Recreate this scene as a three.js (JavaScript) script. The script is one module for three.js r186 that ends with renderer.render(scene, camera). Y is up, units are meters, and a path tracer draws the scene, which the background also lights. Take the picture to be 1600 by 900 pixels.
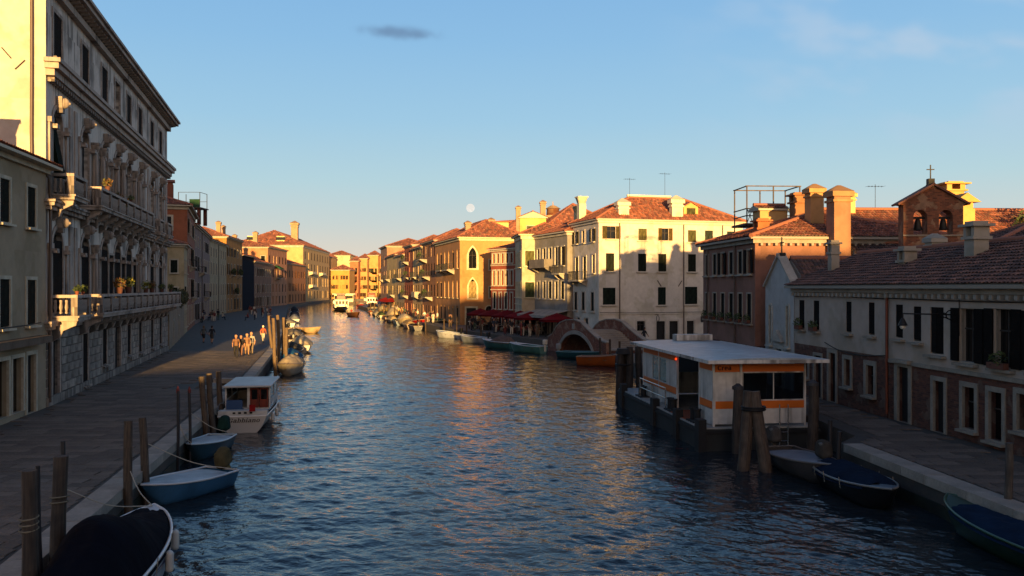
import * as THREE from 'three';
import { mergeGeometries } from 'three/addons/utils/BufferGeometryUtils.js';
import { ConvexGeometry } from 'three/addons/geometries/ConvexGeometry.js';
import { MarchingCubes } from 'three/addons/objects/MarchingCubes.js';
import { RoundedBoxGeometry } from 'three/addons/geometries/RoundedBoxGeometry.js';
import { FontLoader } from 'three/addons/loaders/FontLoader.js';
import { TextGeometry } from 'three/addons/geometries/TextGeometry.js';

// ---------- camera, sky, sun, exposure ----------
const EYE = 6.4, F = 1340, Q = 1.0;          // eye above the water, focal length in photo pixels, quay level
const scene = new THREE.Scene();
const camera = new THREE.PerspectiveCamera(2 * Math.atan(450 / F) * 180 / Math.PI, 16 / 9, 0.05, 9000);
camera.position.set(0, EYE, 0);
camera.lookAt(0, EYE, -10);
const renderer = new THREE.WebGLRenderer({ antialias: true });
renderer.toneMapping = THREE.LinearToneMapping;
const EXPO = 2.9;
renderer.toneMappingExposure = EXPO;
renderer.shadowMap.enabled = true;

let seed = 12345;
const rnd = () => { seed = (seed * 1664525 + 1013904223) >>> 0; return seed / 4294967296; };
const rr = (a, b) => a + (b - a) * rnd();
const pick = (a) => a[Math.floor(rnd() * a.length)];
const lerp = (a, b, t) => a + (b - a) * t;
const clamp = (x, a = 0, b = 1) => Math.max(a, Math.min(b, x));
const smooth = (a, b, x) => { const t = clamp((x - a) / (b - a)); return t * t * (3 - 2 * t); };
function hash(x, y, s = 0) { let h = (x * 374761393 + y * 668265263 + s * 2147483647) | 0; h = Math.imul(h ^ (h >>> 13), 1274126177); h ^= h >>> 16; return (h >>> 0) / 4294967296; }
function vnoise(x, y, P, s = 0) {
  const xi = Math.floor(x), yi = Math.floor(y), fx = x - xi, fy = y - yi;
  const u = fx * fx * (3 - 2 * fx), v = fy * fy * (3 - 2 * fy), m = (n) => ((n % P) + P) % P;
  return lerp(lerp(hash(m(xi), m(yi), s), hash(m(xi + 1), m(yi), s), u), lerp(hash(m(xi), m(yi + 1), s), hash(m(xi + 1), m(yi + 1), s), u), v);
}
function fbm(x, y, P, oct = 4, s = 0) { let a = 0.5, t = 0, n = 0; for (let o = 0; o < oct; o++) { t += a * vnoise(x, y, P, s + o); n += a; a *= 0.5; x *= 2; y *= 2; P *= 2; } return t / n; }

const lin = (c) => (c /= 255) <= 0.04045 ? c / 12.92 : ((c + 0.055) / 1.055) ** 2.4;
const D2R = Math.PI / 180, SUN_EL = 4.0 * D2R, SUN_AZ = Math.atan(0.173);   // low sun behind the camera, a little to the right
{ // evening sky: air gradient by height, one small grey cloud, thin cirrus
  const W = 2048, H = 1024, data = new Float32Array(W * H * 4);
  const stops = [[-90, [150, 150, 150]], [-2, [214, 198, 176]], [0, [234, 214, 188]], [2.2, [224, 214, 198]], [4.2, [203, 213, 210]], [7, [182, 212, 221]], [11, [160, 202, 228]], [16, [142, 190, 228]], [22, [126, 176, 224]], [40, [82, 118, 164]], [90, [44, 60, 94]]];
  const cl = stops.map(([e, c]) => [e, c.map(lin)]);
  for (let j = 0; j < H; j++) {
    const el = (j + 0.5) / H * 180 - 90;
    let k = 0; while (k < cl.length - 2 && el > cl[k + 1][0]) k++;
    const t = clamp((el - cl[k][0]) / (cl[k + 1][0] - cl[k][0]));
    const base = [0, 1, 2].map((i) => lerp(cl[k][1][i], cl[k + 1][1][i], t));
    for (let i = 0; i < W; i++) {
      const az = ((i + 0.5) / W * 360 - 180 + 90);              // 0 straight ahead, positive to the right
      const a = az > 180 ? az - 360 : az;
      let c = base.slice();
      const warm = 1 + 0.035 * Math.sin((a - 10) * Math.PI / 180);
      c = [c[0] * warm, c[1] * (1 + (warm - 1) * 0.4), c[2]];
      if (el > 2 && el < 40) {
        const cx = (a + 7.6) / 3.3, cy = (el - 16.45) / 0.52;
        const wob = 0.55 * (fbm(a * 2.2 + 500, el * 6 + 90, 4096, 4, 3) - 0.5);
        const d = Math.hypot(cx, cy + 0.25 * cx) + wob;
        const m = 0.62 * (1 - smooth(0.25, 1.0, d));
        const grey = [lin(96), lin(118), lin(152)];
        c = c.map((v, n) => lerp(v, grey[n], m));
        const ci = smooth(8, 26, a) * smooth(0.44, 0.74, fbm(a * 0.16 + 40 - el * 0.1, el * 0.45 + a * 0.14 + 60, 4096, 5, 9)) * smooth(6, 14, el) * (1 - smooth(24, 40, el));
        c = c.map((v, n) => lerp(v, [0.5, 0.62, 0.76][n], ci * 0.7));
      }
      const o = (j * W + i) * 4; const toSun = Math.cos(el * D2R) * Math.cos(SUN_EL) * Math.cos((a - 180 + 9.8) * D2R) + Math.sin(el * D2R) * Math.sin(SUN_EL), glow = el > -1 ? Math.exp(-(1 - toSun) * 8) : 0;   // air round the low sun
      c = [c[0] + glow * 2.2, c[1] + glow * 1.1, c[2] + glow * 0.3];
      data[o] = c[0] / EXPO; data[o + 1] = c[1] / EXPO; data[o + 2] = c[2] / EXPO; data[o + 3] = 1;
    }
  }
  const sky = new THREE.DataTexture(data, W, H, THREE.RGBAFormat, THREE.FloatType);
  sky.mapping = THREE.EquirectangularReflectionMapping; sky.magFilter = THREE.LinearFilter; sky.needsUpdate = true;
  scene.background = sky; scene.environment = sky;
}
const sun = new THREE.DirectionalLight(new THREE.Color().setRGB(1, 0.6, 0.2), 5);
sun.position.set(Math.sin(SUN_AZ) * Math.cos(SUN_EL) * 300, Math.sin(SUN_EL) * 300, Math.cos(SUN_AZ) * Math.cos(SUN_EL) * 300);
sun.castShadow = true; sun.shadow.radius = 1.2; sun.shadow.mapSize.set(4096, 4096);
Object.assign(sun.shadow.camera, { left: -140, right: 140, top: 60, bottom: -40, near: 1, far: 900 });
scene.add(sun); sun.target.position.set(0, 0, 0); scene.add(sun.target);

// ---------- textures and materials ----------
function tex(n, f, { rep = 1, srgb = true } = {}) {
  const d = new Uint8Array(n * n * 4);
  for (let j = 0; j < n; j++) for (let i = 0; i < n; i++) { const c = f(i / n, j / n), o = (j * n + i) * 4; for (let k = 0; k < 3; k++) d[o + k] = clamp(c[k] ?? c[0]) * 255; d[o + 3] = 255; }
  const t = new THREE.DataTexture(d, n, n); t.wrapS = t.wrapT = THREE.RepeatWrapping; t.magFilter = THREE.LinearFilter; t.minFilter = THREE.LinearMipmapLinearFilter;
  t.generateMipmaps = true; if (srgb) t.colorSpace = THREE.SRGBColorSpace; t.repeat.set(1 / rep, 1 / rep); t.needsUpdate = true; return t;
}
const T = {};
T.stucco = tex(512, (u, v) => { const a = fbm(u * 4, v * 4, 4, 5, 1), b = fbm(u * 24, v * 24, 24, 3, 7), p = smooth(0.53, 0.62, fbm(u * 6, v * 5, 1e4 * 0 + 6, 5, 21)); const g = 0.9 + 0.15 * (a - 0.5) + 0.09 * (b - 0.5) - p * 0.05; return [g + 0.015, g, g - 0.02 - p * 0.02]; }, { rep: 7 });
T.stuccoB = tex(256, (u, v) => [fbm(u * 8, v * 8, 8, 5, 2)], { rep: 3, srgb: false });
T.stain = tex(1024, (u, v) => { // soot streaks run down the stone in narrow runs
  const a = fbm(u * 5, v * 5, 5, 5, 31), s = fbm(u * 44, v * 3, 44 * 0 + 3 * 44, 3, 33), f = fbm(u * 60, v * 60, 60, 2, 35);
  const m = smooth(0.45, 0.7, 0.55 * a + 0.45 * s); const g = 0.97 - 0.42 * m + 0.1 * (f - 0.5); return [g, g - 0.01, g - 0.02]; }, { rep: 9 });
T.brick = tex(1024, (u, v) => {
  const R = 26, C = 8, r = Math.floor(v * R), x = u * C + (r % 2) * 0.5, c = Math.floor(x) % C, fx = x - Math.floor(x), fy = v * R - r;
  const w = fbm(u * 10, v * 10, 10, 3, 5), j = fx < 0.045 || fy < 0.14;
  const plaster = smooth(0.6, 0.66, fbm(u * 4, v * 4, 4, 5, 11));
  const h = hash(c, r, 4), b = [0.53 + 0.2 * (h - 0.5), 0.36 + 0.14 * (h - 0.5), 0.29 + 0.1 * (h - 0.5)].map((k) => k * (0.85 + 0.3 * w));
  const q = j ? [0.5, 0.46, 0.41] : b; return q.map((k, n) => lerp(k, [0.62, 0.55, 0.5][n] * (0.85 + 0.3 * w), plaster)); }, { rep: 2 });
T.brickB = tex(512, (u, v) => { const R = 26, C = 8, r = Math.floor(v * R), x = u * C + (r % 2) * 0.5, fx = x - Math.floor(x), fy = v * R - r; return [(fx < 0.045 || fy < 0.14 ? 0.3 : 0.8) + 0.2 * (fbm(u * 40, v * 40, 40, 2, 3) - 0.5)]; }, { rep: 2, srgb: false });
T.wood = tex(256, (u, v) => { const g = 0.75 + 0.5 * (fbm(u * 24, v * 2, 24, 4, 8) - 0.5) + 0.2 * (fbm(u * 5, v * 5, 5, 3, 18) - 0.5); return [g, g * 0.98, g * 0.95]; }, { rep: 0.9 });
T.louver = tex(128, (u, v) => { const s = (v * 10) % 1; return [s < 0.25 ? 0.2 : 0.4 + 0.5 * s]; }, { rep: 0.6, srgb: false });
T.stone = tex(512, (u, v) => { const g = 0.86 + 0.3 * (fbm(u * 6, v * 6, 6, 6, 13) - 0.5) + 0.12 * (fbm(u * 60, v * 60, 60, 2, 14) - 0.5); return [g, g * 0.99, g * 0.965]; }, { rep: 2.3 });
T.cloth = tex(256, (u, v) => { const g = 0.84 + 0.3 * (fbm(u * 5, v * 5, 5, 4, 41) - 0.5) + 0.06 * (fbm(u * 80, v * 80, 80, 1, 42) - 0.5); return [g]; }, { rep: 1.7 });
T.clothB = tex(256, (u, v) => [fbm(u * 6 + 0.5 * fbm(u * 3, v * 3, 3, 3, 52), v * 3, 6 * 0 + 6, 4, 51)], { rep: 1.4, srgb: false });
T.ripple = tex(1024, (u, v) => [0.6 * fbm(u * 14 + fbm(u * 6, v * 6, 6, 2, 62), v * 22, 2 * 7 * 11, 5, 61) + 0.4 * (1 - Math.abs(2 * fbm(u * 18, v * 26, 18 * 13, 4, 64) - 1))], { rep: 5, srgb: false });
T.paveB = tex(512, (u, v) => [fbm(u * 24, v * 24, 24, 4, 81)], { rep: 1.6, srgb: false });
const cache = new Map();
const memo = (k, f) => { if (!cache.has(k)) cache.set(k, f()); return cache.get(k); };
const mat = (hex, o = {}) => memo('m' + hex + JSON.stringify(Object.entries(o).map(([k, v]) => [k, v?.uuid ?? v])), () => new THREE.MeshStandardMaterial({ color: hex, roughness: 0.85, ...o }));
const stucco = (hex) => mat(hex, { map: T.stucco, bumpMap: T.stuccoB, bumpScale: 0.012, roughness: 0.92 });
const stained = (hex) => mat(hex, { map: T.stain, bumpMap: T.stuccoB, bumpScale: 0.012, roughness: 0.88 });
const stone = (hex) => mat(hex, { map: T.stone, bumpMap: T.stuccoB, bumpScale: 0.006, roughness: 0.8 });
const brick = (hex) => mat(hex, { map: T.brick, bumpMap: T.brickB, bumpScale: 0.008, roughness: 0.92 });
const wood = (hex) => mat(hex, { map: T.wood, bumpMap: T.wood, bumpScale: 0.006, roughness: 0.8 });
const shutterMat = (hex) => memo('sm' + hex, () => new THREE.MeshPhysicalMaterial({ color: hex, map: T.wood, bumpMap: T.louver, bumpScale: 0.02, roughness: 0.9, specularIntensity: 0.25 }));
const paving = (hex) => mat(hex, { map: T.stone, bumpMap: T.paveB, bumpScale: 0.05, roughness: 0.9 });
const cloth = (hex) => memo('ct' + hex, () => new THREE.MeshPhysicalMaterial({ color: hex, map: T.cloth, bumpMap: T.clothB, bumpScale: 0.03, roughness: 1, specularIntensity: 0.2 }));
const paint = (hex, r = 0.35) => mat(hex, { roughness: r });
const M = {
  glass: mat(0x0c0f11, { roughness: 0.12 }), dark: mat(0x0b0a0a, { roughness: 0.9 }), iron: mat(0x1b1a1a, { roughness: 0.6, metalness: 0.5 }),
  lead: mat(0x55585c, { roughness: 0.6 }), pipe: mat(0x4a3a30, { roughness: 0.5 }), rubber: mat(0x111112, { roughness: 0.8 }), chrome: mat(0xa8a8a8, { roughness: 0.25, metalness: 0.9 }),
  tile: new THREE.MeshStandardMaterial({ color: 0xffffff, vertexColors: true, roughness: 0.9 }), leaf: new THREE.MeshStandardMaterial({ color: 0xffffff, vertexColors: true, roughness: 0.8 }),
  skin: new THREE.MeshStandardMaterial({ color: 0xffffff, vertexColors: true, roughness: 0.8 }),
};

// ---------- helpers ----------
const names = new Map();
function numbered(n) { const k = names.get(n) ?? 0; names.set(n, k + 1); return k ? `${n}_${String(k).padStart(3, '0')}` : n; }
const W3 = (x, d, y = 0) => new THREE.Vector3(x, y, -d);
const PX = (u, v, d) => W3((u - 800) * d / F, d, EYE + (450 - v) * d / F);
function obj(name, geo, m, parent) { const o = new THREE.Mesh(Array.isArray(geo) ? merge(geo) : geo, m); o.name = name; o.castShadow = o.receiveShadow = true; (parent ?? scene).add(o); return o; }
function tag(o, label, category, group, kind) { Object.assign(o.userData, { label, category }); if (group) o.userData.group = group; if (kind) o.userData.kind = kind; return o; }
function thing(name, label, category, pos = [0, 0, 0], ry = 0, group) { const g = new THREE.Group(); g.name = numbered(name); g.position.set(...pos); g.rotation.y = ry; scene.add(g); return tag(g, label, category, group); }
function single(name, label, category, geo, m, group) { return tag(obj(numbered(name), geo, m), label, category, group); }
function setting(name, geo, m) { const o = obj(numbered(name), geo, m); o.userData.kind = 'structure'; return o; }
function merge(list) { const a = list.map((g) => { const h = g.index ? g.toNonIndexed() : g.clone(); for (const k of Object.keys(h.attributes)) if (!['position', 'normal', 'uv', 'color'].includes(k)) h.deleteAttribute(k); if (!h.attributes.uv) h.setAttribute('uv', new THREE.BufferAttribute(new Float32Array(h.attributes.position.count * 2), 2)); return h; }); return mergeGeometries(a); }
function bx(w, h, d, x = 0, y = 0, z = 0, ry = 0) { // box with uv in metres
  const g = new THREE.BoxGeometry(w, h, d), uv = g.attributes.uv, p = g.attributes.position, n = g.attributes.normal;
  for (let i = 0; i < uv.count; i++) { const ax = Math.abs(n.getX(i)) > 0.5 ? [p.getZ(i), p.getY(i)] : Math.abs(n.getY(i)) > 0.5 ? [p.getX(i), p.getZ(i)] : [p.getX(i), p.getY(i)]; uv.setXY(i, ax[0] + x, ax[1] + y); }
  if (ry) g.rotateY(ry); g.translate(x, y, z); return g;
}
function cyl(r0, r1, h, n = 10, x = 0, y = 0, z = 0) { const g = new THREE.CylinderGeometry(r1, r0, h, n); g.translate(x, y + h / 2, z); return g; }
function bar(a, b, r, n = 6, r2 = r) { const A = new THREE.Vector3(...a), B = new THREE.Vector3(...b), d = B.clone().sub(A), g = new THREE.CylinderGeometry(r2, r, d.length(), n); g.translate(0, d.length() / 2, 0); g.applyQuaternion(new THREE.Quaternion().setFromUnitVectors(new THREE.Vector3(0, 1, 0), d.normalize())); g.translate(A.x, A.y, A.z); return g; }
function tube(pts, r, seg = 24, n = 6) { return new THREE.TubeGeometry(new THREE.CatmullRomCurve3(pts.map((p) => new THREE.Vector3(...p))), seg, r, n); }
function poly(pts) { const s = new THREE.Shape(); pts.forEach((p, i) => i ? s.lineTo(p[0], p[1]) : s.moveTo(p[0], p[1])); s.closePath(); return s; }
function prism(pts, y0, y1) { // plan polygon (x, d) raised from y0 to y1
  const g = new THREE.ExtrudeGeometry(poly(pts), { depth: y1 - y0, bevelEnabled: false }); g.rotateX(-Math.PI / 2); g.translate(0, y0, 0); return g;
}
function dirAngle(p0, p1) { return Math.atan2(p1[1] - p0[1], p1[0] - p0[0]); } // turn of local +x to p0->p1 in the (x, d) plan
function along(poly_, d) { // x of a polyline [x, d] at depth d
  let k = 0; while (k < poly_.length - 2 && d > poly_[k + 1][1]) k++; const [a, b] = [poly_[k], poly_[k + 1]]; return a[0] + (b[0] - a[0]) * (d - a[1]) / (b[1] - a[1]);
}
// ---------- the setting: water, quays, paving ----------
const LE = [[-3.6, -60], [-6.6, 0], [-8.3, 10], [-9.3, 16.4], [-12.95, 36.2], [-14.7, 46], [-15.5, 51], [-21, 76], [-27.7, 103], [-56, 214], [-69.6, 268], [-82, 373], [-84, 420]];
const RE = [[19, -60], [14, 0], [12.2, 21.4], [11.5, 30], [12.6, 31.5], [12.6, 49], [9.4, 56], [8.2, 71], [4.2, 87.5], [-8.5, 114], [-17, 143], [-28.5, 190], [-48, 268], [-60, 373], [-62, 420]];
{
  const waves = []; for (let i = 0; i < 60; i++) { const L = 0.26 * Math.pow(12, Math.pow(rnd(), 1.5)), a = rr(-1.15, 1.15) + (rnd() < 0.2 ? Math.PI / 2 : 0) + 0.25; waves.push([Math.sin(a) * 6.283 / L, Math.cos(a) * 6.283 / L, rr(0, 6.283), 0.0037 * Math.pow(L, 0.62), L]); }
  const hgt = (x, d, cell) => { let y = 0; const g = 0.4 + 0.85 * (0.6 * vnoise(x / 7 + 50, d / 16 + 50, 4096, 77) + 0.4 * vnoise(x / 2.6 + 50, d / 4 + 50, 4096, 78)); for (const w of waves) if (w[4] > 2.2 * cell) y += w[3] * Math.sin(w[0] * x + w[1] * d + w[2]); return y * g; };
  const rows = []; for (let d = 9; d < 425;) { rows.push(d); d += Math.max(0.105, Math.min(1.8, (d - 30) * 0.0052)); }
  const C = 236, pos = [], uv = [], idx = [];
  for (const d of rows) { const a = along(LE, d) - 1.5, b = along(RE, d) + 1.2; for (let i = 0; i <= C; i++) { const x = lerp(a, b, i / C); pos.push(x, hgt(x, d, Math.max(0.11, (d - 30) * 0.0045)), -d); uv.push(x, d); } }
  for (let r = 0; r < rows.length - 1; r++) for (let i = 0; i < C; i++) { const o = r * (C + 1) + i; idx.push(o, o + 1, o + C + 1, o + 1, o + C + 2, o + C + 1); }
  const g = new THREE.BufferGeometry(); g.setAttribute('position', new THREE.Float32BufferAttribute(pos, 3)); g.setAttribute('uv', new THREE.Float32BufferAttribute(uv, 2)); g.setIndex(idx); g.computeVertexNormals();
  M.water = new THREE.MeshPhysicalMaterial({ color: new THREE.Color().setRGB(0.013, 0.019, 0.024), roughness: 0.06, ior: 1.333, bumpMap: T.ripple, bumpScale: 0.03 });
  setting('canal_water', g, M.water);
  const back = new THREE.PlaneGeometry(36, 70); back.rotateX(-Math.PI / 2); back.translate(8, 0, 9 * -1 + 35); setting('canal_water', back, M.water);
  const side = prism([[9.6, 71.6], [60, 74], [60, 86], [5.8, 86.6]], -0.3, -0.01); setting('side_canal_water', side, M.water);
}
const paveM = stone(0x6b6866), istria = stone(0x9a938a), quayM = stone(0x47433f);
// left bank, with the recess of the water stairs between 46 and 50.6
const NOTCH = [[-14.7, 46], [-17.2, 46.3], [-17.9, 50.8], [-15.5, 51]];
{
  const e = LE.filter((p) => p[1] <= 36.3).concat(NOTCH, LE.filter((p) => p[1] > 52));
  const left = setting('quay_pavement', prism([...e, [-84, 900], [-700, 900], [-700, -60]], -1.5, Q - 0.03), quayM);
  left.userData.label = 'dark stone quay in front of the tall palace';
  const right = setting('quay_pavement', prism([...RE.filter((p) => p[1] < 71.5), [60, 73], [60, -60]].reverse(), -1.5, Q - 0.03), quayM);
  setting('quay_pavement', prism([[5.6, 87.2], ...RE.filter((p) => p[1] > 87), [-62, 428], [-84, 424], [-84, 900], [700, 900], [700, 87], [60, 87.2]], -1.5, Q - 0.012), stone(0x5a534b));
  setting('ground', prism([[60.05, -60], [700, -60], [700, 86.9], [60.05, 86.9]], -1.5, Q - 0.05), quayM);
  // individual paving slabs, rows laid across the quay
  const slabs = (parent, edge, fac, d0, d1, most) => {
    const list = []; let k = 0;
    for (let d = d0; d < d1; d += 0.5, k++) {
      const a = edge(d), b = fac(d), s = Math.sign(b - a); let x = a + s * 0.75 + s * (k % 2) * 0.45;
      if (k % 2) list.push([a + s * (0.75 + 0.215), d, 0.43]);
      while (s * (b - x) > 0.4) { const L = rr(0.75, 1.25); if (s * (b - x) < L) break; list.push([x + s * L / 2, d, L]); x += s * L; }
    }
    list.sort((p, q) => Math.hypot(p[0], p[1]) - Math.hypot(q[0], q[1]));
    const ms = [0x6c6057, 0x635850, 0x756960, 0x5d534b].map(paving), rest = [[], [], [], []];
    list.forEach(([x, d, L], i) => {
      if (d > 45.6 && d < 51.4 && x > -18.6 && x < 0) return;
      const w = Math.max(0.3, Math.round(L * 10) / 10) - 0.008, h = 0.05, y = Q - 0.025 + rr(-0.004, 0.004), m = Math.floor(rnd() * 4);
      if (i < most) { const o = obj('slab', memo('slab' + w.toFixed(2), () => { const g = bx(w, h, 0.485); return g; }), ms[m], parent); o.position.set(x, y, -d); o.rotation.y = 0.03 * 0; } else rest[m].push(bx(w, h, 0.485, x, y, -d));
    });
    rest.forEach((r, i) => { if (r.length) { const o = obj('slab_field', r, ms[i], parent); o.userData.kind = 'stuff'; } });
  };
  const facL = (d) => d < 39 ? -21.2 + 0.19 * (39 - d) : -21.2 - 0.2479 * (d - 39);
  slabs(left, (d) => along(LE, d), facL, 13.5, 74, 300);
  slabs(right, (d) => along(RE, d), (d) => 18.85 - 0.092 * d, 20, 47, 300);
  // kerb stones of pale stone
  const kerb = (parent, edge, d0, d1, side) => {
    let d = d0; while (d < d1) { const L = rr(1.2, 2.1), a = edge(d), b = edge(d + L), ang = Math.atan2(L, b - a), len = Math.hypot(L, b - a);
      if (!(side < 0 && d + L > 45.9 && d < 51.1)) { const o = obj('kerb_stone', bx(len - 0.02, 0.28, 0.66), istria, parent); o.position.set((a + b) / 2 + side * 0.27 * Math.sin(ang), Q - 0.125 + rr(-0.006, 0.006), -(d + L / 2)); o.rotation.y = ang; }
      d += L; if (side < 0 && d > 43.5 && d < 51) d = 51.1; }
  };
  kerb(left, (d) => along(LE, d), 12, 112, -1);
  kerb(right, (d) => along(RE, d), 17, 28.6, 1);
  { const am = mat(0x1d2417, { map: T.stain, roughness: 0.7 }); for (let d = 12; d < 45; d += 3) { const a = along(LE, d), c = along(LE, d + 3), o = obj('algae_band', bx(Math.hypot(3, c - a), 0.5, 0.03), am, left); o.position.set((a + c) / 2 + 0.02, 0.1 + 0.03 * (d % 2), -(d + 1.5)); o.rotation.y = Math.atan2(3, c - a); } for (let d = 17; d < 29; d += 3) { const a = along(RE, d), c = along(RE, d + 3), o = obj('algae_band', bx(Math.hypot(3, c - a), 0.5, 0.03), am, right); o.position.set((a + c) / 2 - 0.02, 0.1, -(d + 1.5)); o.rotation.y = Math.atan2(3, c - a); } }
  // water stairs
  for (let i = 0; i < 5; i++) { const o = obj('step', prism([[-14.5 - 0.5 * i, 46.35], [-17.3, 46.5], [-17.8, 50.7], [-15.3 - 0.5 * i, 50.75]], -1, 0.05 + i * 0.19), istria, left); }
  const landing = obj('kerb_stone', bx(3.0, 0.26, 0.5), istria, left); landing.position.set(-16.2, Q - 0.11, -51.1); landing.rotation.y = 0.06;
}
// ---------- building kit ----------
// A house is a Group at the foot of its main facade: local +x runs along the facade, +z points out of it, y = 0 is the quay.
function openingPath(P, x, y, w, h, arch) {
  P.moveTo(x - w / 2, y);
  P.lineTo(x + w / 2, y);
  if (arch === 'ogive') { const s = y + h - w * 1.0; P.lineTo(x + w / 2, s); P.quadraticCurveTo(x + w / 2, s + w * 0.55, x, y + h); P.quadraticCurveTo(x - w / 2, s + w * 0.55, x - w / 2, s); } else if (arch) { P.lineTo(x + w / 2, y + h - w / 2); P.absarc(x, y + h - w / 2, w / 2, 0, Math.PI, false); } else { P.lineTo(x + w / 2, y + h); P.lineTo(x - w / 2, y + h); }
  P.lineTo(x - w / 2, y); return P;
}
const FR = (o, r) => ({ o: new THREE.Vector3(...o), r });
function put(m, f, x, y, z = 0) { m.position.set(x, y, z).applyAxisAngle(new THREE.Vector3(0, 1, 0), f.r).add(f.o); m.rotation.y = f.r; return m; }
function wallGeo(L, y0, y1, ops, t, extra) {
  const s = extra ? poly([[0, y0], [L, y0], [L, y1], ...extra, [0, y1]]) : poly([[0, y0], [L, y0], [L, y1], [0, y1]]);
  for (const o of ops) if (o.y >= y0 - 0.01 && o.y + o.h <= y1 + (extra ? 9 : 0.01)) s.holes.push(openingPath(new THREE.Path(), o.x, Math.max(o.y, y0 + 0.002), o.w, o.h - Math.max(0, y0 + 0.002 - o.y), o.arch));
  const g = new THREE.ExtrudeGeometry(s, { depth: t, bevelEnabled: false, curveSegments: 6 }); g.translate(0, 0, -t); return g;
}
function leafClump(n, rx, ry, rz, cols, size = 0.12) { // a plant: many small bent leaf faces spread through a volume
  const pos = [], nor = [], col = [], c = new THREE.Color();
  for (let i = 0; i < n; i++) {
    const th = rr(0, 6.283), u = rr(-1, 1), r = Math.cbrt(rnd()), q = Math.sqrt(1 - u * u); const P = new THREE.Vector3(rx * r * q * Math.cos(th), ry * r * u, rz * r * q * Math.sin(th));
    const a = new THREE.Vector3(rr(-1, 1), rr(-1, 1), rr(-1, 1)).normalize(), b = new THREE.Vector3(rr(-1, 1), rr(-1, 1), rr(-1, 1)).cross(a).normalize(), s = size * rr(0.6, 1.4);
    c.set(pick(cols)); const N = a.clone().cross(b);
    const v = [P.clone().addScaledVector(a, s), P.clone().addScaledVector(b, s * 0.4).addScaledVector(N, s * 0.15), P.clone().addScaledVector(a, -s), P.clone().addScaledVector(b, -s * 0.4).addScaledVector(N, s * 0.15)];
    for (const k of [0, 1, 2, 0, 2, 3]) { pos.push(v[k].x, v[k].y, v[k].z); nor.push(N.x, N.y, N.z); col.push(c.r, c.g, c.b); }
  }
  const g = new THREE.BufferGeometry(); g.setAttribute('position', new THREE.Float32BufferAttribute(pos, 3)); g.setAttribute('normal', new THREE.Float32BufferAttribute(nor, 3)); g.setAttribute('color', new THREE.Float32BufferAttribute(col, 3)); return g;
}
const GREEN = [0x2f3d1c, 0x3d4c22, 0x25331a, 0x4b5526], FLOWER = [0x2f3d1c, 0x3d4c22, 0x8a2a35, 0x7d3550, 0x35451f];
// op: {x, y, w, h, arch, k, c, fr, sill, fl}; k: 'sh' closed shutters, 'op' shutters folded open, 'ha' one open, 'gl' glass, 'dr' door, 'sp' shop front, 'bk' dark opening
function opening(b, f, o, frameM) {
  const { w, h, arch } = o, fr = o.fr ?? 0.12, key = [w, h, arch, fr].join(), door = o.k === 'dr' || o.k === 'sp';
  const fg = memo('fr' + key, () => {
    const s = openingPath(new THREE.Shape(), 0, door ? 0 : -fr * 0.8, w + 2 * fr, h + fr * (door ? 1 : 1.8), arch); s.holes.push(openingPath(new THREE.Path(), 0, 0.003, w - 0.05, h - 0.03, arch));
    const g = new THREE.ExtrudeGeometry(s, { depth: fr > 0.05 ? 0.11 : 0.07, bevelEnabled: false, curveSegments: 6 }); g.translate(0, 0, fr > 0.05 ? -0.06 : -0.14); return g;
  });
  const m = put(obj(door ? 'door' : 'window', fg, frameM, b), f, o.x, o.y, 0);
  const shape = (ww, hh, a, t) => memo('pn' + [ww, hh, a, t].join(), () => new THREE.ExtrudeGeometry(openingPath(new THREE.Shape(), 0, 0, ww, hh, a), { depth: t, bevelEnabled: false, curveSegments: 6 }));
  const sm = shutterMat(o.c ?? 0x1d2320);
  if (o.k === 'dr') { const p = obj('leaf', shape(w, h, arch, 0.05), wood(o.c ?? 0x2a201b), m); p.position.z = -0.24; } else {
    const p = obj('pane', shape(w, h, arch, 0.02), o.k === 'bk' ? M.dark : M.glass, m); p.position.z = -0.26;
    if ((o.k === 'gl' || o.k === 'op' || o.k === 'ha') && !o.far) { const q = obj('glazing_bar', memo('gb' + key, () => merge([bx(0.05, h * (arch ? 0.8 : 1), 0.04, 0, h * (arch ? 0.4 : 0.5)), bx(w, 0.05, 0.04, 0, h * 0.62)])), wood(0x4a4038), m); q.position.z = -0.22; }
  }
  if (o.k === 'sh') for (const s of [-1, 1]) { const q = obj('shutter', memo('sh' + key, () => bx(w / 2 - 0.015, h * (arch ? 0.86 : 1) - 0.05, 0.05, 0, h * (arch ? 0.43 : 0.5))), sm, m); q.position.set(s * w / 4, 0.02, -0.035); q.rotation.y = s * (o.aj ?? 0); }
  if (o.k === 'op' || o.k === 'ha') for (const s of o.k === 'ha' ? [1] : [-1, 1]) { const q = obj('shutter', memo('so' + key, () => bx(w / 2, h, 0.05, 0, h / 2)), sm, m); q.position.set(s * (w * 0.75 + fr * 0.3), 0, fr > 0.05 ? 0.085 : 0.04); }
  if (o.sill !== 0 && !door && !o.far) { const q = obj('sill', memo('si' + w, () => bx(w + 0.34, 0.09, 0.24)), frameM, m); q.position.set(0, -0.1, 0.09); }
  if (o.fl) { const q = obj('flower_box', memo('fb' + w, () => bx(w * 0.95, 0.2, 0.2)), mat(0x5a3526), m); q.position.set(0, 0.06, 0.2); const l = obj('plant', leafClump(70, w * 0.55, 0.28, 0.2, o.fl === 2 ? FLOWER : GREEN, 0.09), M.leaf, q); l.position.y = 0.2; }
  if (o.hood) { const q = obj('hood', bx(w + 0.5, 0.14, 0.3), frameM, m); q.position.set(0, h + 0.2, 0.1); }
  return m;
}
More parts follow.
